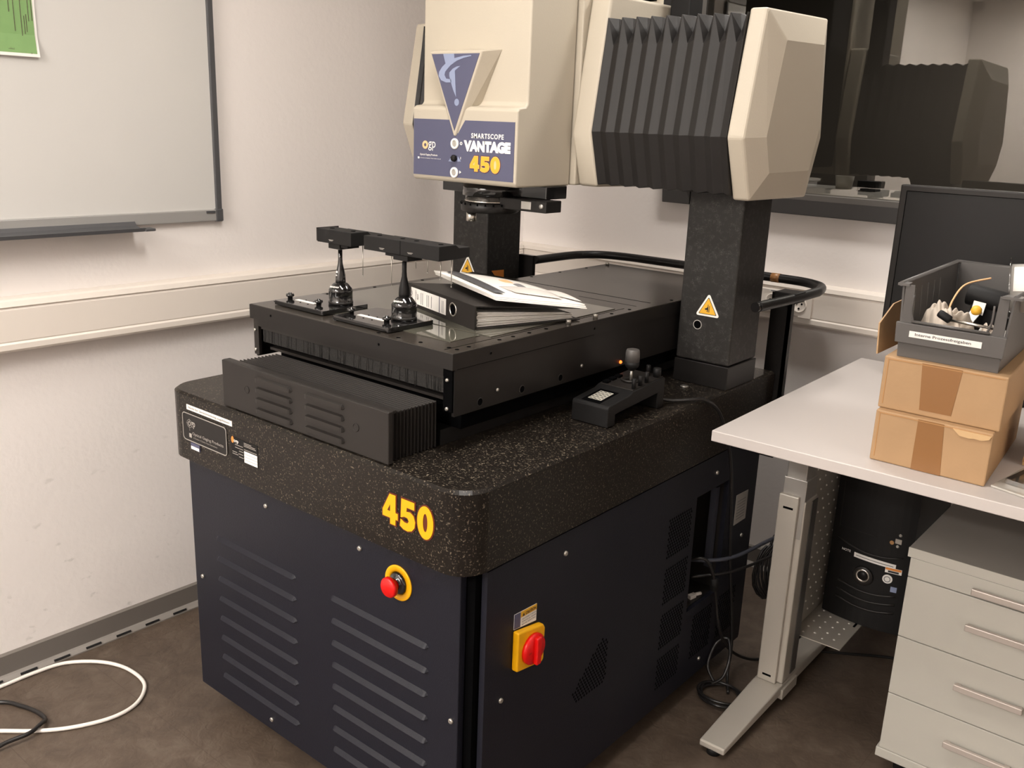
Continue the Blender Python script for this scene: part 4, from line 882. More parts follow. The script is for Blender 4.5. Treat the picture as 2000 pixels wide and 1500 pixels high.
# ================================================================= DESK
AD = -.0134; DX, DY, DZ, DT = 1.0858, .7629, .865, .0266
def dk(u, v, z=0): return Vector((DX+math.cos(AD)*u+math.sin(AD)*v, DY-math.sin(AD)*u+math.cos(AD)*v, z))
def dbox(u0, u1, v0, v1, z0, z1, b=None):
    return (b or B()).hexa([dk(u0,v0,z0),dk(u1,v0,z0),dk(u1,v1,z0),dk(u0,v1,z0),dk(u0,v0,z1),dk(u1,v0,z1),dk(u1,v1,z1),dk(u0,v1,z1)])
ds = thing('desk', dk(.9,.5,0), 'light grey height-adjustable desk beside the measuring machine', 'desk')
obj('desktop', dbox(0, 1.8, 0, 1.02, DZ-DT, DZ), 'desk', ds, bevel=.002)
def leg(u0, out=1):
    obj('leg_tube', dbox(u0+.008, u0+.062, .352, .42, .60, DZ-DT-.001), 'alu', ds, bevel=.002)
    obj('leg_tube', dbox(u0+.004, u0+.067, .347, .425, .50, .668), 'alu', ds, bevel=.002)
    lg = obj('leg', dbox(u0, u0+.070, .348, .432, .062, .610), 'deskleg', ds, bevel=.004, seg=2)
    # front cover of the leg with T slots
    cv = obj('leg_cover', dbox(u0, u0+.054, .335, .349, .061, .622), 'deskleg', ds, bevel=.003)
    obj('cover_slot', dbox(u0+.015, u0+.042, .3345, .3355, .583, .589), 'void', cv)
    obj('cover_slot', dbox(u0+.015, u0+.040, .3345, .3355, .078, .084), 'void', cv)
    obj('leg_channel', dbox(u0+.0705, u0+.0725, .392, .430, .075, .60), 'bin', ds)
    b = B().loft([[dk(u0-.006,.012,.016),dk(u0+.064,.012,.016),dk(u0+.064,.012,.034),dk(u0-.006,.012,.034)],
                  [dk(u0-.006,.32,.030),dk(u0+.072,.32,.030),dk(u0+.072,.32,.0605),dk(u0-.006,.32,.0605)],
                  [dk(u0-.006,.46,.030),dk(u0+.072,.46,.030),dk(u0+.072,.46,.0605),dk(u0-.006,.46,.0605)],
                  [dk(u0+.0,.84,.016),dk(u0+.066,.84,.016),dk(u0+.066,.84,.034),dk(u0+.0,.84,.034)]])
    obj('foot', b, 'deskleg', ds, bevel=.004, seg=2)
    for v in (.03, .80): obj('foot_pad', B().cyl(dk(u0+.028,v,.0005), dk(u0+.028,v,.018), .018), 'blackm', ds)
    obj('foot_bracket', dbox(u0+.062, u0+.078, .34, .44, .020, .050), 'deskleg', ds)
leg(.052); leg(1.62)
obj('cross_beam', dbox(.13, 1.62, .37, .41, DZ-DT-.06, DZ-DT-.001), 'alu', ds)
# perforated holder for the computer: upright side and base tray
hu = .088
hd2 = obj('computer_holder', merge(dbox(hu+.002, hu+.0045, .45, .72, .168, DZ-DT-.001), dbox(hu+.0045, hu+.145, .45, .72, .168, .171)), 'deskleg', ds, label='perforated metal holder under the desktop')
b = B()
for i in range(18):
    for j in range(6):
        b.cyl(dk(hu+.0046, .475+j*.042+(i % 2)*.018, .20+i*.035), dk(hu+.0072, .475+j*.042+(i % 2)*.018, .20+i*.035), .0036, .0018, 8)
for i in range(4):
    for j in range(6): b.cyl(dk(hu+.03+i*.028, .475+j*.040+(i % 2)*.016, .1711), dk(hu+.03+i*.028, .475+j*.040+(i % 2)*.016, .1732), .0036, .0018, 8)
obj('dimple', b, 'white', hd2, kind='stuff')  # white colour gives the dimples their highlights on the shaded plate
obj('slot', dbox(hu+.128, hu+.134, .60, .64, .1711, .1722), 'void', hd2)

# ================================================================= COMPUTER TOWER
pc = thing('computer_tower', (1.29,1.6,.172), 'black computer tower hanging in the holder under the desk', 'computer')
def pcy(x): return 1.388-(-.0134*0)
obj('case', bx(1.187, 1.412, 1.402, 1.76, .1725, .655), 'pc', pc, bevel=.004)
# front bezel bulges a little
r = []
for k in range(13):
    a = -1+2*k/12; x = 1.3+a*.1135; y = 1.402-.018*(1-a*a)
    r.append([Vector((x, 1.403, .175)), Vector((x, y, .175)), Vector((x, y, .655)), Vector((x, 1.403, .655))])
obj('bezel', B().loft(r), 'pc', pc)
def py(x, d=0): a = (x-1.3)/.1135; return 1.402-.018*(1-a*a)-d
b = B().tube([(1.190+.0185*k, py(1.190+.0185*k,.001), .428-.022*math.sin(math.pi*k/12)-.001*k) for k in range(1, 12)], .0025, 8)
obj('arc_trim', b, 'blacks', pc)
b = merge(B().tube([(1.205+.0125*k, py(1.205+.0125*k,.0005), .458) for k in range(10)], .001, 6), B().tube([(1.207,py(1.207,.0005),.45),(1.205,py(1.205,.0005),.62)], .0012, 6))
obj('drive_door_seam', b, 'blacks', pc)
obj('power_button_ring', B().lathe((1.295,py(1.295),.330), (0,-1,0), [(.021,0),(.021,.004),(.017,.006),(.0145,.004)], 28), 'steel', pc)
obj('power_button', B().lathe((1.295,py(1.295),.330), (0,-1,0), [(.0145,0),(.0145,.004),(0,.005)], 28), 'pc', pc)
obj('power_button_surround', B().lathe((1.295,py(1.295),.328), (0,-1,0), [(.030,0),(.028,.003),(.0215,.004)], 28), 'blacks', pc)
def on_pc(x0, x1, z0, z1, m, nm, d=.0012, tilt=0):
    n = 6; r = []
    for k in range(n+1):
        x = x0+(x1-x0)*k/n; r.append([Vector((x,py(x,.0002),z0+tilt*k/n)), Vector((x,py(x,d),z0+tilt*k/n)), Vector((x,py(x,d),z1+tilt*k/n)), Vector((x,py(x,.0002),z1+tilt*k/n))])
    return obj(nm, B().loft(r), m, pc)
on_pc(1.262, 1.378, .378, .392, 'label', 'note_strip', tilt=-.004)
on_pc(1.268, 1.372, .384, .3855, 'ink', 'note_strip_print', .0016, tilt=-.004)
obj('lettering', text_b('NOTE', (1.226, py(1.245,.0005), .388), (1,-.12,0), Z_, .026, .007, .01), 'label', pc)
on_pc(1.352, 1.395, .360, .376, 'label', 'barcode_sticker'); on_pc(1.353, 1.394, .369, .3755, 'orange', 'barcode_sticker_header', .0016); on_pc(1.360, 1.388, .362, .3675, 'ink', 'barcode_print', .0016)
obj('round_sticker', B().lathe((1.361,py(1.361,-.001),.340), (0.2,-1,0), [(.0135,0),(.0135,.0018)], 24), 'label', pc)
obj('round_sticker_print', ring_poly(circ(0,0,.009,16), circ(0,0,.007,16), (1.361,py(1.361,.002),.340), (1,.2,0), Z_, .0004), 'greyink', pc)
on_pc(1.373, 1.389, .304, .320, 'lblue', 'blue_case_sticker')
for k in range(3):
    b = B().tube([(1.225+.0165*j, py(1.225+.0165*j,.0003), .292-k*.026-.012*math.sin(math.pi*j/10)) for j in range(11)], .0035, 8)
    obj('front_groove', b, 'blacks', pc)
obj('usb_port', bx(1.366, 1.383, py(1.375,.002), py(1.375), .452, .466), 'screw', pc)
for (x, z) in ((1.377,.478),(1.374,.444)): obj('audio_jack', B().lathe((x,py(x),z), (0,-1,0), [(.0045,0),(.0045,.002),(.002,.002),(.002,.0005)], 12), 'screw', pc)
obj('port_mark', B().lathe((1.358,py(1.358),.452), (0,-1,0), [(.006,0),(.006,.001)], 12), 'wooddark', pc)

# ================================================================= DRAWER UNIT
du = thing('drawer_unit', (1.72,1.3,0), 'light grey mobile drawer unit with four drawers under the desk', 'drawer unit')
DUX, DUY, DUW = 1.501, 1.0, .43
obj('top_panel', bx(DUX, DUX+DUW+.012, DUY, DUY+.60, .5985, .622), 'drawertop', du, bevel=.002)
obj('top_edge', bx(DUX, DUX+DUW+.012, DUY-.0015, DUY+.0005, .5985, .622), 'drawer', du)
obj('carcass', bx(DUX+.007, DUX+DUW+.005, DUY+.019, DUY+.59, .078, .598), 'drawer', du)
obj('base_panel', bx(DUX, DUX+DUW+.012, DUY-.002, DUY+.60, .052, .0775), 'drawer', du, bevel=.002)
hz = [(.5495,.597,.568),(.3925,.547,.478),(.236,.390,.323),(.0785,.2335,.168)]
for (z0, z1, h) in hz:
    d = obj('drawer', bx(DUX+.007, DUX+DUW+.005, DUY, DUY+.018, z0, z1), 'drawer', du, bevel=.001)
    obj('handle', merge(bx(1.650, 1.795, DUY-.022, DUY-.012, h-.008, h+.008), bx(1.652, 1.664, DUY-.012, DUY-.0002, h-.004, h+.004), bx(1.781, 1.793, DUY-.012, DUY-.0002, h-.004, h+.004)), 'handle', d, bevel=.002)
for (x, y) in ((DUX+.05,DUY+.06),(DUX+DUW-.04,DUY+.06),(DUX+.05,DUY+.53),(DUX+DUW-.04,DUY+.53)):
    obj('castor', merge(B().cyl((x-.012,y,.025),(x+.012,y,.025),.0245), bx(x-.008,x+.008,y-.01,y+.01,.03,.0515)), 'blackm', du)

# ================================================================= THINGS ON THE DESK
def qbox(P, z0, z1): return B().prism([Vector((x,y,z0)) for x,y in P], (0,0,z1-z0))
def carton(nm, P, z0, z1, lab, tape, torn=False):
    t = thing(nm, (sum(p[0] for p in P)/4, sum(p[1] for p in P)/4, z0), lab, 'box', 'brown cardboard boxes stacked on the desk')
    obj('carton', qbox(P, z0, z1), 'card', t, bevel=.003, seg=2)
    a, b_ = Vector(P[0]+(0,)), Vector(P[1]+(0,)); ux = (b_-a).normalized(); L = (b_-a).length
    n = Vector((ux.y, -ux.x, 0))
    x0, x1, x0b, x1b, zt0 = tape
    obj('tape_strip', B().prism([a+ux*q+Vector((0,0,z)) for q, z in ((x0b, zt0), (x1b, zt0), (x1, z1-.002), (x0, z1-.002))], n*.0008), 'tape', t)
    obj('seam', merge(B().prism([a+ux*q+Vector((0,0,z)) for q, z in ((.006, z1-.006), (L-.006, z1-.006), (L-.006, z1-.0045), (.006, z1-.0045))], n*.001), B().prism([a+ux*q+Vector((0,0,z)) for q, z in ((.008, z0+.01), (.010, z0+.01), (.010, z1-.006), (.008, z1-.006))], n*.0008)), 'wooddark', t)
    return t, a, ux, n
c1, a1, ux1, n1 = carton('cardboard_box', [(1.429,.838),(1.663,.838),(1.637,1.24),(1.403,1.24)], DZ+.0005, .979, 'lower brown cardboard box with a torn flap, on the desk', (.088,.140,.088,.148,DZ+.001))
obj('torn_flap', B().prism([a1+ux1*q+Vector((0,0,z)) for q, z in ((.158,.974),(.232,.974),(.228,.966),(.215,.961),(.200,.962),(.190,.960),(.172,.962))], n1*.004), 'cardd', c1)
c2, a2, ux2, n2 = carton('cardboard_box', [(1.424,.858),(1.668,.858),(1.643,1.30),(1.400,1.30)], .9795, 1.094, 'upper brown cardboard box carrying the grey bin', (.078,.158,.086,.150,.992))
obj('open_flap', B().prism([Vector(p) for p in ((1.4065,.862,1.094),(1.4065,1.10,1.094),(1.3985,1.10,1.196),(1.3965,.96,1.190),(1.3985,.875,1.158))], (-.003,0,.0)), 'card', c2, label='upright open flap at the left edge')
wbx = thing('wooden_box', (1.80,1.15,DZ), 'light wooden box with finger joints at the right edge', 'box')
obj('side', qbox([(1.690,1.045),(1.95,1.045),(1.95,1.22),(1.690,1.22)], DZ+.0005, .965), 'wood', wbx, bevel=.001)
obj('lid', qbox([(1.688,1.043),(1.952,1.043),(1.952,1.222),(1.688,1.222)], .9655, .985), 'wood', wbx, bevel=.001)
b = B()
for k in range(5): b.box(1.6895, 1.701, 1.0445, 1.047, DZ+.008+k*.019, DZ+.016+k*.019)
obj('finger_joint', b, 'wooddark', wbx)
cdt = thing('disc_case', (1.76,.90,DZ), 'clear disc case on a plastic sleeve, on the desk edge', 'disc case')
obj('sleeve', B().prism([Vector((x,y,DZ+.0004)) for x,y in ((1.672,.85),(1.84,.80),(1.88,.98),(1.70,1.02))], (0,0,.0045)), 'cd', cdt, bevel=.0015)
obj('case', B().prism([Vector((x,y,DZ+.0052)) for x,y in ((1.690,.882),(1.82,.85),(1.85,.985),(1.715,1.015))], (0,0,.010)), 'clear', cdt, bevel=.001)
obj('spine_strip', B().prism([Vector((x,y,DZ+.0155)) for x,y in ((1.692,.886),(1.702,.884),(1.727,1.008),(1.716,1.011))], (0,0,.0006)), 'blacks', cdt)
obj('disc', B().lathe((1.772,.935,DZ+.0155), Z_, [(.008,0),(.056,0),(.056,.0012),(.008,.0012),(.008,0)], 40), 'label', cdt)
# --- monitor
mn = thing('monitor', (1.47,1.66,DZ), 'large black monitor with dark screen standing on the desk', 'monitor')
MY = 1.60
m0, m1, mz0, mz1 = 1.174, 1.80, 1.00, 1.418
obj('screen_housing', bx(m0, m1, MY, MY+.035, mz0, mz1), 'blacks', mn, bevel=.004)
obj('screen', bx(m0+.020, m1-.020, MY-.0008, MY-.0002, mz0+.03, mz1-.018), 'pc', mn)
obj('screen_rim', merge(bx(m0+.018,m0+.0195,MY-.002,MY-.0002,mz0+.03,mz1-.018), bx(m0+.018,m1-.018,MY-.002,MY-.0002,mz1-.0175,mz1-.016)), 'void', mn)
obj('stand_neck', bx(1.44, 1.53, MY+.036, MY+.06, DZ+.012, 1.2), 'blackm', mn)
obj('stand_foot', B().lathe((1.485,MY+.01,DZ+.0005), Z_, [(.12,0),(.12,.006),(.10,.0115)], 40), 'blackm', mn)
# --- storage bin (open-fronted) : walls built as slabs
bn_t = thing('storage_bin', (1.53,1.08,1.095), 'open grey plastic storage bin labelled Interne Prozessfreigaben', 'storage bin')
bz = 1.0947
def binp(x, y, z): return Vector((x, y, bz+z))
# outline corners at base / rim (left x, right x)  front y .87, back 1.37
yF, yB = .875, 1.36
def bx_l(y): return 1.437-(y-yF)*.045     # bin turned slightly like the boxes below
BW = .205
t_ = .004
def wallq(p, q, h0, h1, lean, m_in):
    """wall slab from p to q, heights h0/h1 at the two ends, leaning outward"""
    p = Vector(p+(0,)); q = Vector(q+(0,)); d = (q-p).normalized(); n = Vector((d.y,-d.x,0)); up = Vector((0,0,bz))
    return B().hexa([p+up, q+up, q+up-n*t_, p+up-n*t_, p+up+n*lean*h0+Vector((0,0,h0)), q+up+n*lean*h1+Vector((0,0,h1)), q+up+n*(lean*h1-t_)+Vector((0,0,h1)), p+up+n*(lean*h0-t_)+Vector((0,0,h0))])
FL = (bx_l(yF)+.006, yF); FR = (bx_l(yF)+BW-.0, yF); BR_ = (bx_l(yB)+BW, yB); BL_ = (bx_l(yB)+.006, yB)
H = .155
bb = B()
bb = merge(bb, wallq(BL_, FL, H, H, .06, 0), wallq(FR, BR_, H, H, .06, 0), wallq(BR_, BL_, H, H, .04, 0))
# front: low wall with shoulders at both ends
bb = merge(bb, wallq(FL, FR, .078, .078, .06, 0))
for (u0, u1) in ((0, .022), (BW-.028, BW-.006)):
    p = (FL[0]+u0, yF-.0045); q = (FL[0]+u1, yF-.0045)
    b_ = B().prism([Vector((p[0], p[1], bz+.078)), Vector((q[0], q[1], bz+.078)), Vector((q[0]-(.004 if u0 == 0 else 0), q[1]-.004, bz+H)), Vector((p[0]+(.004 if u0 else 0), p[1]-.004, bz+H))], (0,.004,0)); bb = merge(bb, b_)
bb = merge(bb, qbox([FL, FR, BR_, BL_], bz+.001, bz+.005))
body = obj('body', bb, 'bin', bn_t)
# rims
def rimb(P, r=.004): return B().tube(P, r, 8)
zt_ = bz+H
obj('rim', merge(rimb([Vector((FL[0]-.010,yF-.008,zt_)), Vector((BL_[0]-.010,yB+.006,zt_)), Vector((BR_[0]+.010,yB+.006,zt_)), Vector((FR[0]+.010,yF-.008,zt_))], .0055),
    B().hexa([Vector((FL[0]-.016,yF-.012,zt_-.003)),Vector((FL[0]+.008,yF-.012,zt_-.003)),Vector((FL[0]+.004,yF+.02,zt_-.003)),Vector((FL[0]-.016,yF+.02,zt_-.003)),Vector((FL[0]-.016,yF-.012,zt_+.002)),Vector((FL[0]+.008,yF-.012,zt_+.002)),Vector((FL[0]+.004,yF+.02,zt_+.002)),Vector((FL[0]-.016,yF+.02,zt_+.002))]),
    B().hexa([Vector((FR[0]-.014,yF-.014,zt_-.003)),Vector((FR[0]+.022,yF-.014,zt_-.003)),Vector((FR[0]+.022,yF+.02,zt_-.003)),Vector((FR[0]-.010,yF+.02,zt_-.003)),Vector((FR[0]-.014,yF-.014,zt_+.002)),Vector((FR[0]+.022,yF-.014,zt_+.002)),Vector((FR[0]+.022,yF+.02,zt_+.002)),Vector((FR[0]-.010,yF+.02,zt_+.002))])), 'bin', bn_t)
obj('front_lip', merge(rimb([Vector((FL[0]+.022,yF-.008,bz+.079)), Vector((FR[0]-.026,yF-.008,bz+.079))], .0032), rimb(catmull([Vector((FL[0]+.019,yF-.009,bz+.135)),Vector((FL[0]+.019,yF-.009,bz+.10)),Vector((FL[0]+.025,yF-.008,bz+.08))],4), .0022), rimb(catmull([Vector((FR[0]-.025,yF-.009,bz+.135)),Vector((FR[0]-.025,yF-.009,bz+.10)),Vector((FR[0]-.031,yF-.008,bz+.08))],4), .0022)), 'bin', bn_t)
obj('front_band', B().hexa([Vector((FL[0]-.006,yF-.0115,bz+.032)),Vector((FR[0]+.006,yF-.0115,bz+.032)),Vector((FR[0]+.006,yF+.0,bz+.032)),Vector((FL[0]-.006,yF+.0,bz+.032)),Vector((FL[0]-.008,yF-.0125,bz+.075)),Vector((FR[0]+.008,yF-.0125,bz+.075)),Vector((FR[0]+.008,yF+.0,bz+.075)),Vector((FL[0]-.008,yF+.0,bz+.075))]), 'bin', bn_t, bevel=.001)
b = B()
for k in range(5):
    y = yF+.09+k*.055; x = bx_l(y)+.0065
    b.cyl((x+.0015,y,bz+.01), (x-.006,y,bz+H-.02), .0025, n=8)
obj('inner_rib', b, 'bin', bn_t)
# label strip on the band
LX = FL[0]+.022; LYb = yF-.0128
obj('label_strip', B().prism([Vector((LX,LYb,bz+.047)), Vector((LX+.142,LYb,bz+.047)), Vector((LX+.142,LYb,bz+.060)), Vector((LX,LYb,bz+.060))], (0,-.0006,0)), 'label', bn_t)
obj('lettering', text_b('Interne Prozessfreigaben', (LX+.012,LYb-.0006,bz+.0495), X_, Z_, .110, .0078, .004, lift=.0002), 'ink', bn_t)
# --- things in the bin
FZ = bz+.0055
def blob_cloth():
    """crumpled glove-like cloth: noisy heap with folds"""
    b = B(); n, m_ = 34, 24; vs = []; rr = random.Random(9)
    for i in range(n+1):
        for j in range(m_+1):
            u = i/n; v = j/m_; x = 1.448+u*.115; y = .90+v*.15
            e = math.sin(math.pi*u)**.5*math.sin(math.pi*v)**.5
            h = .045*e+e*(.020*math.sin(9*u+5*v+.6)+.014*math.sin(17*u-11*v)+.009*math.sin(29*u+23*v))+.018*e*math.exp(-((u-.25)**2+(v-.6)**2)/.02)
            vs.append(Vector((x+.010*math.sin(7*v+2*u), y+.012*math.sin(6*u), FZ+.003+max(0, h))))
    fs = [(i*(m_+1)+j, (i+1)*(m_+1)+j, (i+1)*(m_+1)+j+1, i*(m_+1)+j+1) for i in range(n) for j in range(m_)]
    b.add(vs, fs, True)
    b.add([p*1 for p in vs], [], True)
    return b
def heap(x0, x1, y0, y1, z0, hmax, seed, n=44, m_=34):
    rr = random.Random(seed); ph = [rr.uniform(0, 6.28) for _ in range(6)]; vs = []
    for i in range(n+1):
        for j in range(m_+1):
            u = i/n; v = j/m_; e = (math.sin(math.pi*u)*math.sin(math.pi*v))**.45
            ridge = abs(math.sin(3.2*u+5*v+ph[0]))*.5+abs(math.sin(13*u-4*v+ph[1]))*.33+.22*abs(math.sin(27*u+9*v+ph[2]))
            vs.append(Vector((x0+(x1-x0)*u+.006*math.sin(9*v+ph[3]), y0+(y1-y0)*v+.006*math.sin(8*u+ph[4]), z0+hmax*e*(.55+.42*ridge))))
    k = len(vs); b = B(); W_ = m_+1
    fs = [(i*W_+j, (i+1)*W_+j, (i+1)*W_+j+1, i*W_+j+1) for i in range(n) for j in range(m_)]
    b.add(vs, fs, True)
    ring = [i*W_ for i in range(n+1)]+[n*W_+j for j in range(1, m_+1)]+[i*W_+m_ for i in range(n-1, -1, -1)]+[j for j in range(m_-1, 0, -1)]
    low = [Vector((vs[q].x, vs[q].y, z0-.002)) for q in ring]; L = len(ring)
    b.add([vs[q] for q in ring]+low, [(q, (q+1) % L, L+(q+1) % L, L+q) for q in range(L)]+[tuple(range(L, 2*L))])
    return b
obj('crumpled_cloth', heap(1.452, 1.560, .892, 1.04, FZ+.0025, .118, 4), 'cloth', label='crumpled grey cloth at the left front inside the bin', cat='cloth')
obj('crumpled_cloth', heap(1.571, 1.628, .892, .985, FZ+.0025, .088, 8), 'cloth', label='small crumpled cloth lying at the right front inside the bin', cat='cloth')
sq = thing('steel_driver', (1.52,.90,FZ+.05), 'thin steel rod with black handle lying across the bin front', 'tool')
obj('rod', B().cyl((1.530,.893,1.184), (1.622,.886,1.1815), .0030, n=10), 'steel', sq)
obj('handle', B().lathe((1.508,.898,1.195), Vector((1,-.15,-.45)), [(.0075,0),(.0085,.004),(.0085,.026),(.006,.028)], 14), 'blackm', sq)
cy = thing('black_cylinder', (1.555,1.17,FZ), 'black cylindrical motor with metal clip, at the back of the bin', 'motor')
obj('drum', B().cyl((1.500,1.155,1.205), (1.590,1.150,1.193), .0245, n=28), 'blackm', cy, bevel=.001)
obj('cap', B().cyl((1.5905,1.150,1.193), (1.606,1.149,1.191), .019, n=24), 'pc', cy)
obj('clip', B().hexa([Vector((1.520,1.126,1.195)),Vector((1.546,1.125,1.192)),Vector((1.544,1.118,1.165)),Vector((1.518,1.119,1.168)),Vector((1.520,1.123,1.196)),Vector((1.546,1.122,1.193)),Vector((1.544,1.115,1.166)),Vector((1.518,1.116,1.169))]), 'alu', cy)
obj('flat_cable', B().hexa([Vector((1.520,1.116,1.176)),Vector((1.542,1.115,1.173)),Vector((1.530,1.045,1.135)),Vector((1.512,1.047,1.138)),Vector((1.520,1.114,1.178)),Vector((1.542,1.113,1.175)),Vector((1.530,1.043,1.137)),Vector((1.512,1.045,1.140))]), 'label', cy)
obj('support', bx(1.51, 1.59, 1.14, 1.17, FZ+.0002, 1.185), 'blackm', cy)
rl = thing('metal_roll', (1.59,1.04,FZ), 'curved grey sheet metal shell lying in the bin', 'metal shell')
r = []
for k in range(13):
    a = math.radians(8+k*12.2); r.append([Vector((1.560+.0*k, 1.055-.052*math.cos(a), FZ+.001+.052*math.sin(a))), Vector((1.628, 1.045-.050*math.cos(a), FZ+.001+.050*math.sin(a))), Vector((1.628, 1.045-.048*math.cos(a), FZ+.001+.048*math.sin(a))), Vector((1.560, 1.055-.050*math.cos(a), FZ+.001+.050*math.sin(a)))])
obj('shell', B().loft(r), 'plastic', rl)
ob = obj('orange_cap', B().lathe((1.566,.955,FZ+.098), (0,-.7,1), [(.010,0),(.011,.006),(.008,.012),(0,.014)], 16), 'yellow2', label='small yellow-orange cap lying on the cloth in the bin', cat='cap')
obj('copper_wire', B().tube(catmull([(1.495,1.02,FZ+.07),(1.485,1.08,1.195),(1.49,1.15,1.225),(1.53,1.20,1.240)],8), .0022, 8), 'peach', label='thin copper-coloured wire arching over the black cylinder', cat='wire')
tp = thing('film_spool', (1.66,.98,1.19), 'clear film spool with white label hanging over the bin rim', 'spool')
ax = Vector((1,.18,.12)).normalized()
SPC = (1.614,.985,1.252)
obj('flange', B().lathe(SPC, ax, [(.020,0),(.064,0),(.064,.002),(.020,.002),(.020,0)], 40), 'clear', tp)
obj('roll', B().lathe(Vector(SPC)+ax*.003, ax, [(.050,0),(.050,.06)], 40), 'plastic', tp)
q0 = Vector(SPC); u1 = ax.orthogonal().normalized(); u2 = ax.cross(u1)
r = []
for k in range(9):
    a_ = math.radians(0+k*8)
    dvec = Vector((0,-math.cos(a_)*.99,math.sin(a_))); dvec = (dvec-ax*dvec.dot(ax)).normalized()
    r.append([q0+ax*.008+dvec*.0505, q0+ax*.055+dvec*.0505, q0+ax*.055+dvec*.0515, q0+ax*.008+dvec*.0515])
obj('roll_label', B().loft(r), 'white', tp)

# ================================================================= SOCKET ON THE TRUNKING
so = thing('wall_socket', rm(.75,1.835,.95), 'white double wall socket on the back cable trunking', 'socket')
def tb(u0, u1, z0, z1, v0, v1, b=None): return rbox(u0, u1, WY-v1, WY-v0, z0, z1, b)
obj('faceplate', tb(.63, .838, .957, 1.036, .0515, .057), 'trunk', so, bevel=.003)
obj('cover_frame', tb(.795, .838, .955, 1.030, .0572, .0585), 'trunk', so)
for u in (.70, .795):
    s1 = obj('socket_insert', B().lathe(rm(u, WY-.0575, .996), -VX, [(.026,0),(.026,.004),(.022,.004),(.019,.0005),(0,.0005)], 28), 'trunk', so)
    obj('contact_hole', merge(*[B().lathe(rm(u+du_, WY-.0582, .996+dz_), -VX, [(.0035,0),(.0035,.0015)], 10) for du_, dz_ in ((-.009,.004),(.009,.004),(0,-.012),(0,.016))]), 'void', s1)
obj('circuit_label', tb(.685, .745, 1.026, 1.034, .0572, .0578), 'label', so)
obj('circuit_label_print', tb(.69, .735, 1.0285, 1.0315, .0579, .0581), 'greyink', so)

# ================================================================= CABLES
wc = [(-.46,-.45),(-.459,-.287),(-.449,-.209),(-.412,-.132),(-.352,-.065),(-.275,-.029),(-.187,-.024),(-.129,-.046),(-.084,-.100),(-.078,-.170),(-.113,-.255),(-.165,-.322),(-.230,-.382),(-.31,-.46),(-.36,-.60)]
wc = [(max(x, -.425), y) for x, y in wc]
obj('white_cable', B().tube(catmull([(x,y,.006) for x,y in wc], 8), .0052, 10), 'cablew', label='loop of white cable lying on the floor by the left wall', cat='cable')
bc = [(-.40,-.42,.0062),(-.354,-.331,.006),(-.299,-.302,.006),(-.241,-.285,.006),(-.196,-.285,.006),(-.166,-.309,.006),(-.155,-.34,.012),(-.185,-.375,.018),(-.215,-.41,.012),(-.25,-.47,.006),(-.28,-.60,.006)]
obj('black_cable', B().tube(catmull([(-.40,-.42,.0062),(-.354,-.331,.006),(-.299,-.302,.006),(-.241,-.285,.006),(-.196,-.285,.006),(-.166,-.309,.0185),(-.150,-.345,.0185),(-.155,-.40,.018),(-.162,-.46,.008),(-.2,-.6,.006)], 8), .0056, 10), 'cableb', label='black cable loop crossing over the white cable on the floor', cat='cable')
# coil on the floor in front of the desk foot
pts = []
for k in range(0, 100):
    a = 2*math.pi*k/32; rr_ = .052+.004*math.sin(a*1.7); pts.append((1.066+rr_*1.15*math.cos(a), 1.02+rr_*1.05*math.sin(a)+.004*math.sin(k*.3), .0065+.010*k/100+.003*abs(math.sin(a*.5))))
obj('coiled_cable', B().tube(pts, .0042, 8), 'cableb', label='black cable coiled flat on the floor beside the desk foot', cat='cable')
pts = []
for k in range(0, 41):
    a = 2*math.pi*k/40+2.4; pts.append((1.040+.012*math.sin(a)+.036*math.cos(a), 1.09+.030*math.cos(a)*0-.01*math.cos(a), .075+.055*math.sin(a)))
obj('upright_cable_loop', B().tube(catmull([(1.03,1.05,.022),(1.0,1.06,.06),(1.005,1.09,.12),(1.03,1.11,.135),(1.055,1.08,.10),(1.055,1.05,.05),(1.03,1.035,.024)],8), .0045, 8), 'cableb', label='black cable loop standing up above the floor coil', cat='cable')
# tied bundle hanging behind the desk leg
for i, (dy, dz, lab) in enumerate(((0,0,'tied bundle of black cable hanging behind the desk leg'),)):
    b = B()
    for k in range(6):
        p = []
        for q in range(17):
            a = 2*math.pi*q/16+.6; p.append((1.045+.006*k+.028*math.cos(a)+.004*math.sin(3*a+k), 1.30+.010*k*.5+.030*math.cos(a), .285+.085*math.sin(a)+.004*math.cos(2*a+k)))
        b = merge(b, B().tube(p, .0042, 7))
    b = merge(b, B().tube(catmull([(1.045,1.30,.365),(1.05,1.32,.40),(1.06,1.40,.415),(1.075,1.60,.42),(1.09,1.80,.42)],6), .0042, 7))
    obj('cable_bundle', b, 'cableb', label=lab, cat='cable')
obj('grey_cable', B().tube(catmull([(.90,1.00,.385),(.985,1.02,.40),(1.03,1.11,.398),(1.06,1.30,.40),(1.10,1.45,.39),(1.16,1.62,.38),(1.2,1.80,.38)], 8), .0055, 8), 'cableg', label='slate grey cable running from the machine recess to the wall', cat='cable')
obj('black_cable', B().tube(catmull([(.93,.96,.40),(.99,.985,.42),(1.010,1.01,.37),(1.015,1.03,.30),(1.018,1.06,.20),(1.02,1.11,.12),(1.03,1.17,.06),(1.05,1.25,.012),(1.085,1.30,.010),(1.12,1.36,.012),(1.13,1.44,.08),(1.13,1.55,.20),(1.14,1.70,.38)], 8), .0046, 8), 'cableb', label='black cable drooping from the machine recess past the hanging joystick cable', cat='cable')
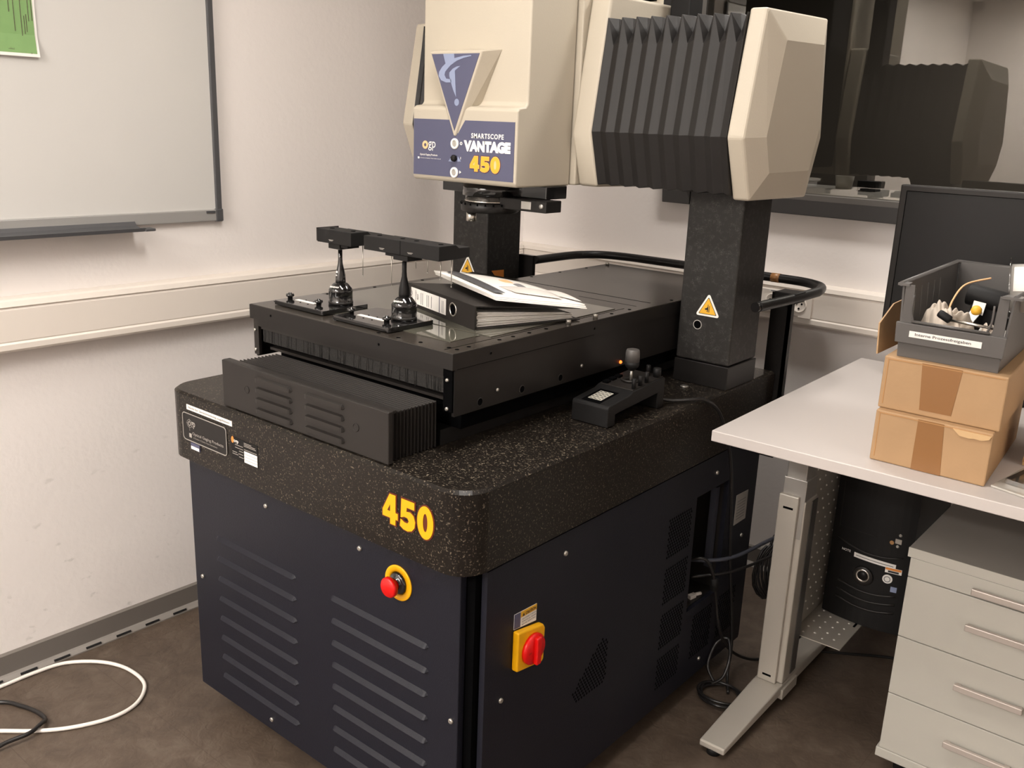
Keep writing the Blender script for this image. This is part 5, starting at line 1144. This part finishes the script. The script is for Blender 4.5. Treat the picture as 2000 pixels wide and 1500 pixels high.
obj('ferrite_core', B().lathe((1.0125,1.022,.318), Vector((.0,-.12,1)), [(.006,0),(.011,.003),(.011,.036),(.006,.039)], 16), 'blackm', label='black ferrite core clamped round a cable near the recess', cat='ferrite core')
obj('black_cable', B().tube(catmull([(.95,1.00,.345),(1.03,1.10,.355),(1.08,1.30,.36),(1.12,1.50,.37),(1.17,1.75,.38)], 8), .0042, 8), 'cableb', label='black cable running below the grey one towards the wall', cat='cable')
obj('black_cable', B().tube(catmull([(1.14,1.42,.010),(1.19,1.45,.008),(1.26,1.50,.006),(1.35,1.56,.006),(1.45,1.60,.006)], 8), .0046, 8), 'cableb', label='black cable on the floor under the computer holder', cat='cable')
cn = thing('cable_plug', (.965,1.0,.29), 'small clear network plug lying in the machine recess', 'plug')
obj('plug_body', B().hexa([Vector(p) for p in ((.955,.98,.2895),(.968,.975,.2895),(.972,1.0,.2895),(.960,1.004,.2895),(.955,.98,.300),(.968,.975,.300),(.972,1.0,.300),(.960,1.004,.300))]), 'label', cn)
obj('boot', B().cyl((.966,1.003,.295),(.972,1.025,.293),.005,n=10), 'cablew', cn)

# ================================================================= BEYOND THE WINDOW
bh = thing('workbench', (1.3,2.5,0), 'low grey worktop in the dim room beyond the window', 'worktop')
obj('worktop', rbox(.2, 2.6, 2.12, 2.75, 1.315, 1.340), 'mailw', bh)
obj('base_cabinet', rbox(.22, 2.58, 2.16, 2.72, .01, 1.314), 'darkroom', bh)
obj('white_cup', B().lathe((.66,2.55,1.3405), Z_, [(.030,0),(.036,.05),(.033,.05),(.028,.004),(0,.004)], 24), 'mailw', label='white cup on the worktop beyond the window', cat='cup')
obj('white_dish', B().lathe((1.22,2.5,1.3405), Z_, [(.03,0),(.05,.03),(.047,.03),(.028,.004),(0,.004)], 24), 'mailw', label='shallow white dish on the far worktop, right side', cat='dish')
obj('small_black_box', bx(.73, .80, 2.5, 2.56, 1.3375, 1.378), 'pc', label='small black device on the worktop beyond the window', cat='device')
obj('brown_folder', bx(1.32, 1.50, 2.55, 2.60, 1.3375, 1.56), 'wooddark', label='reddish brown folder standing on the far worktop', cat='folder')
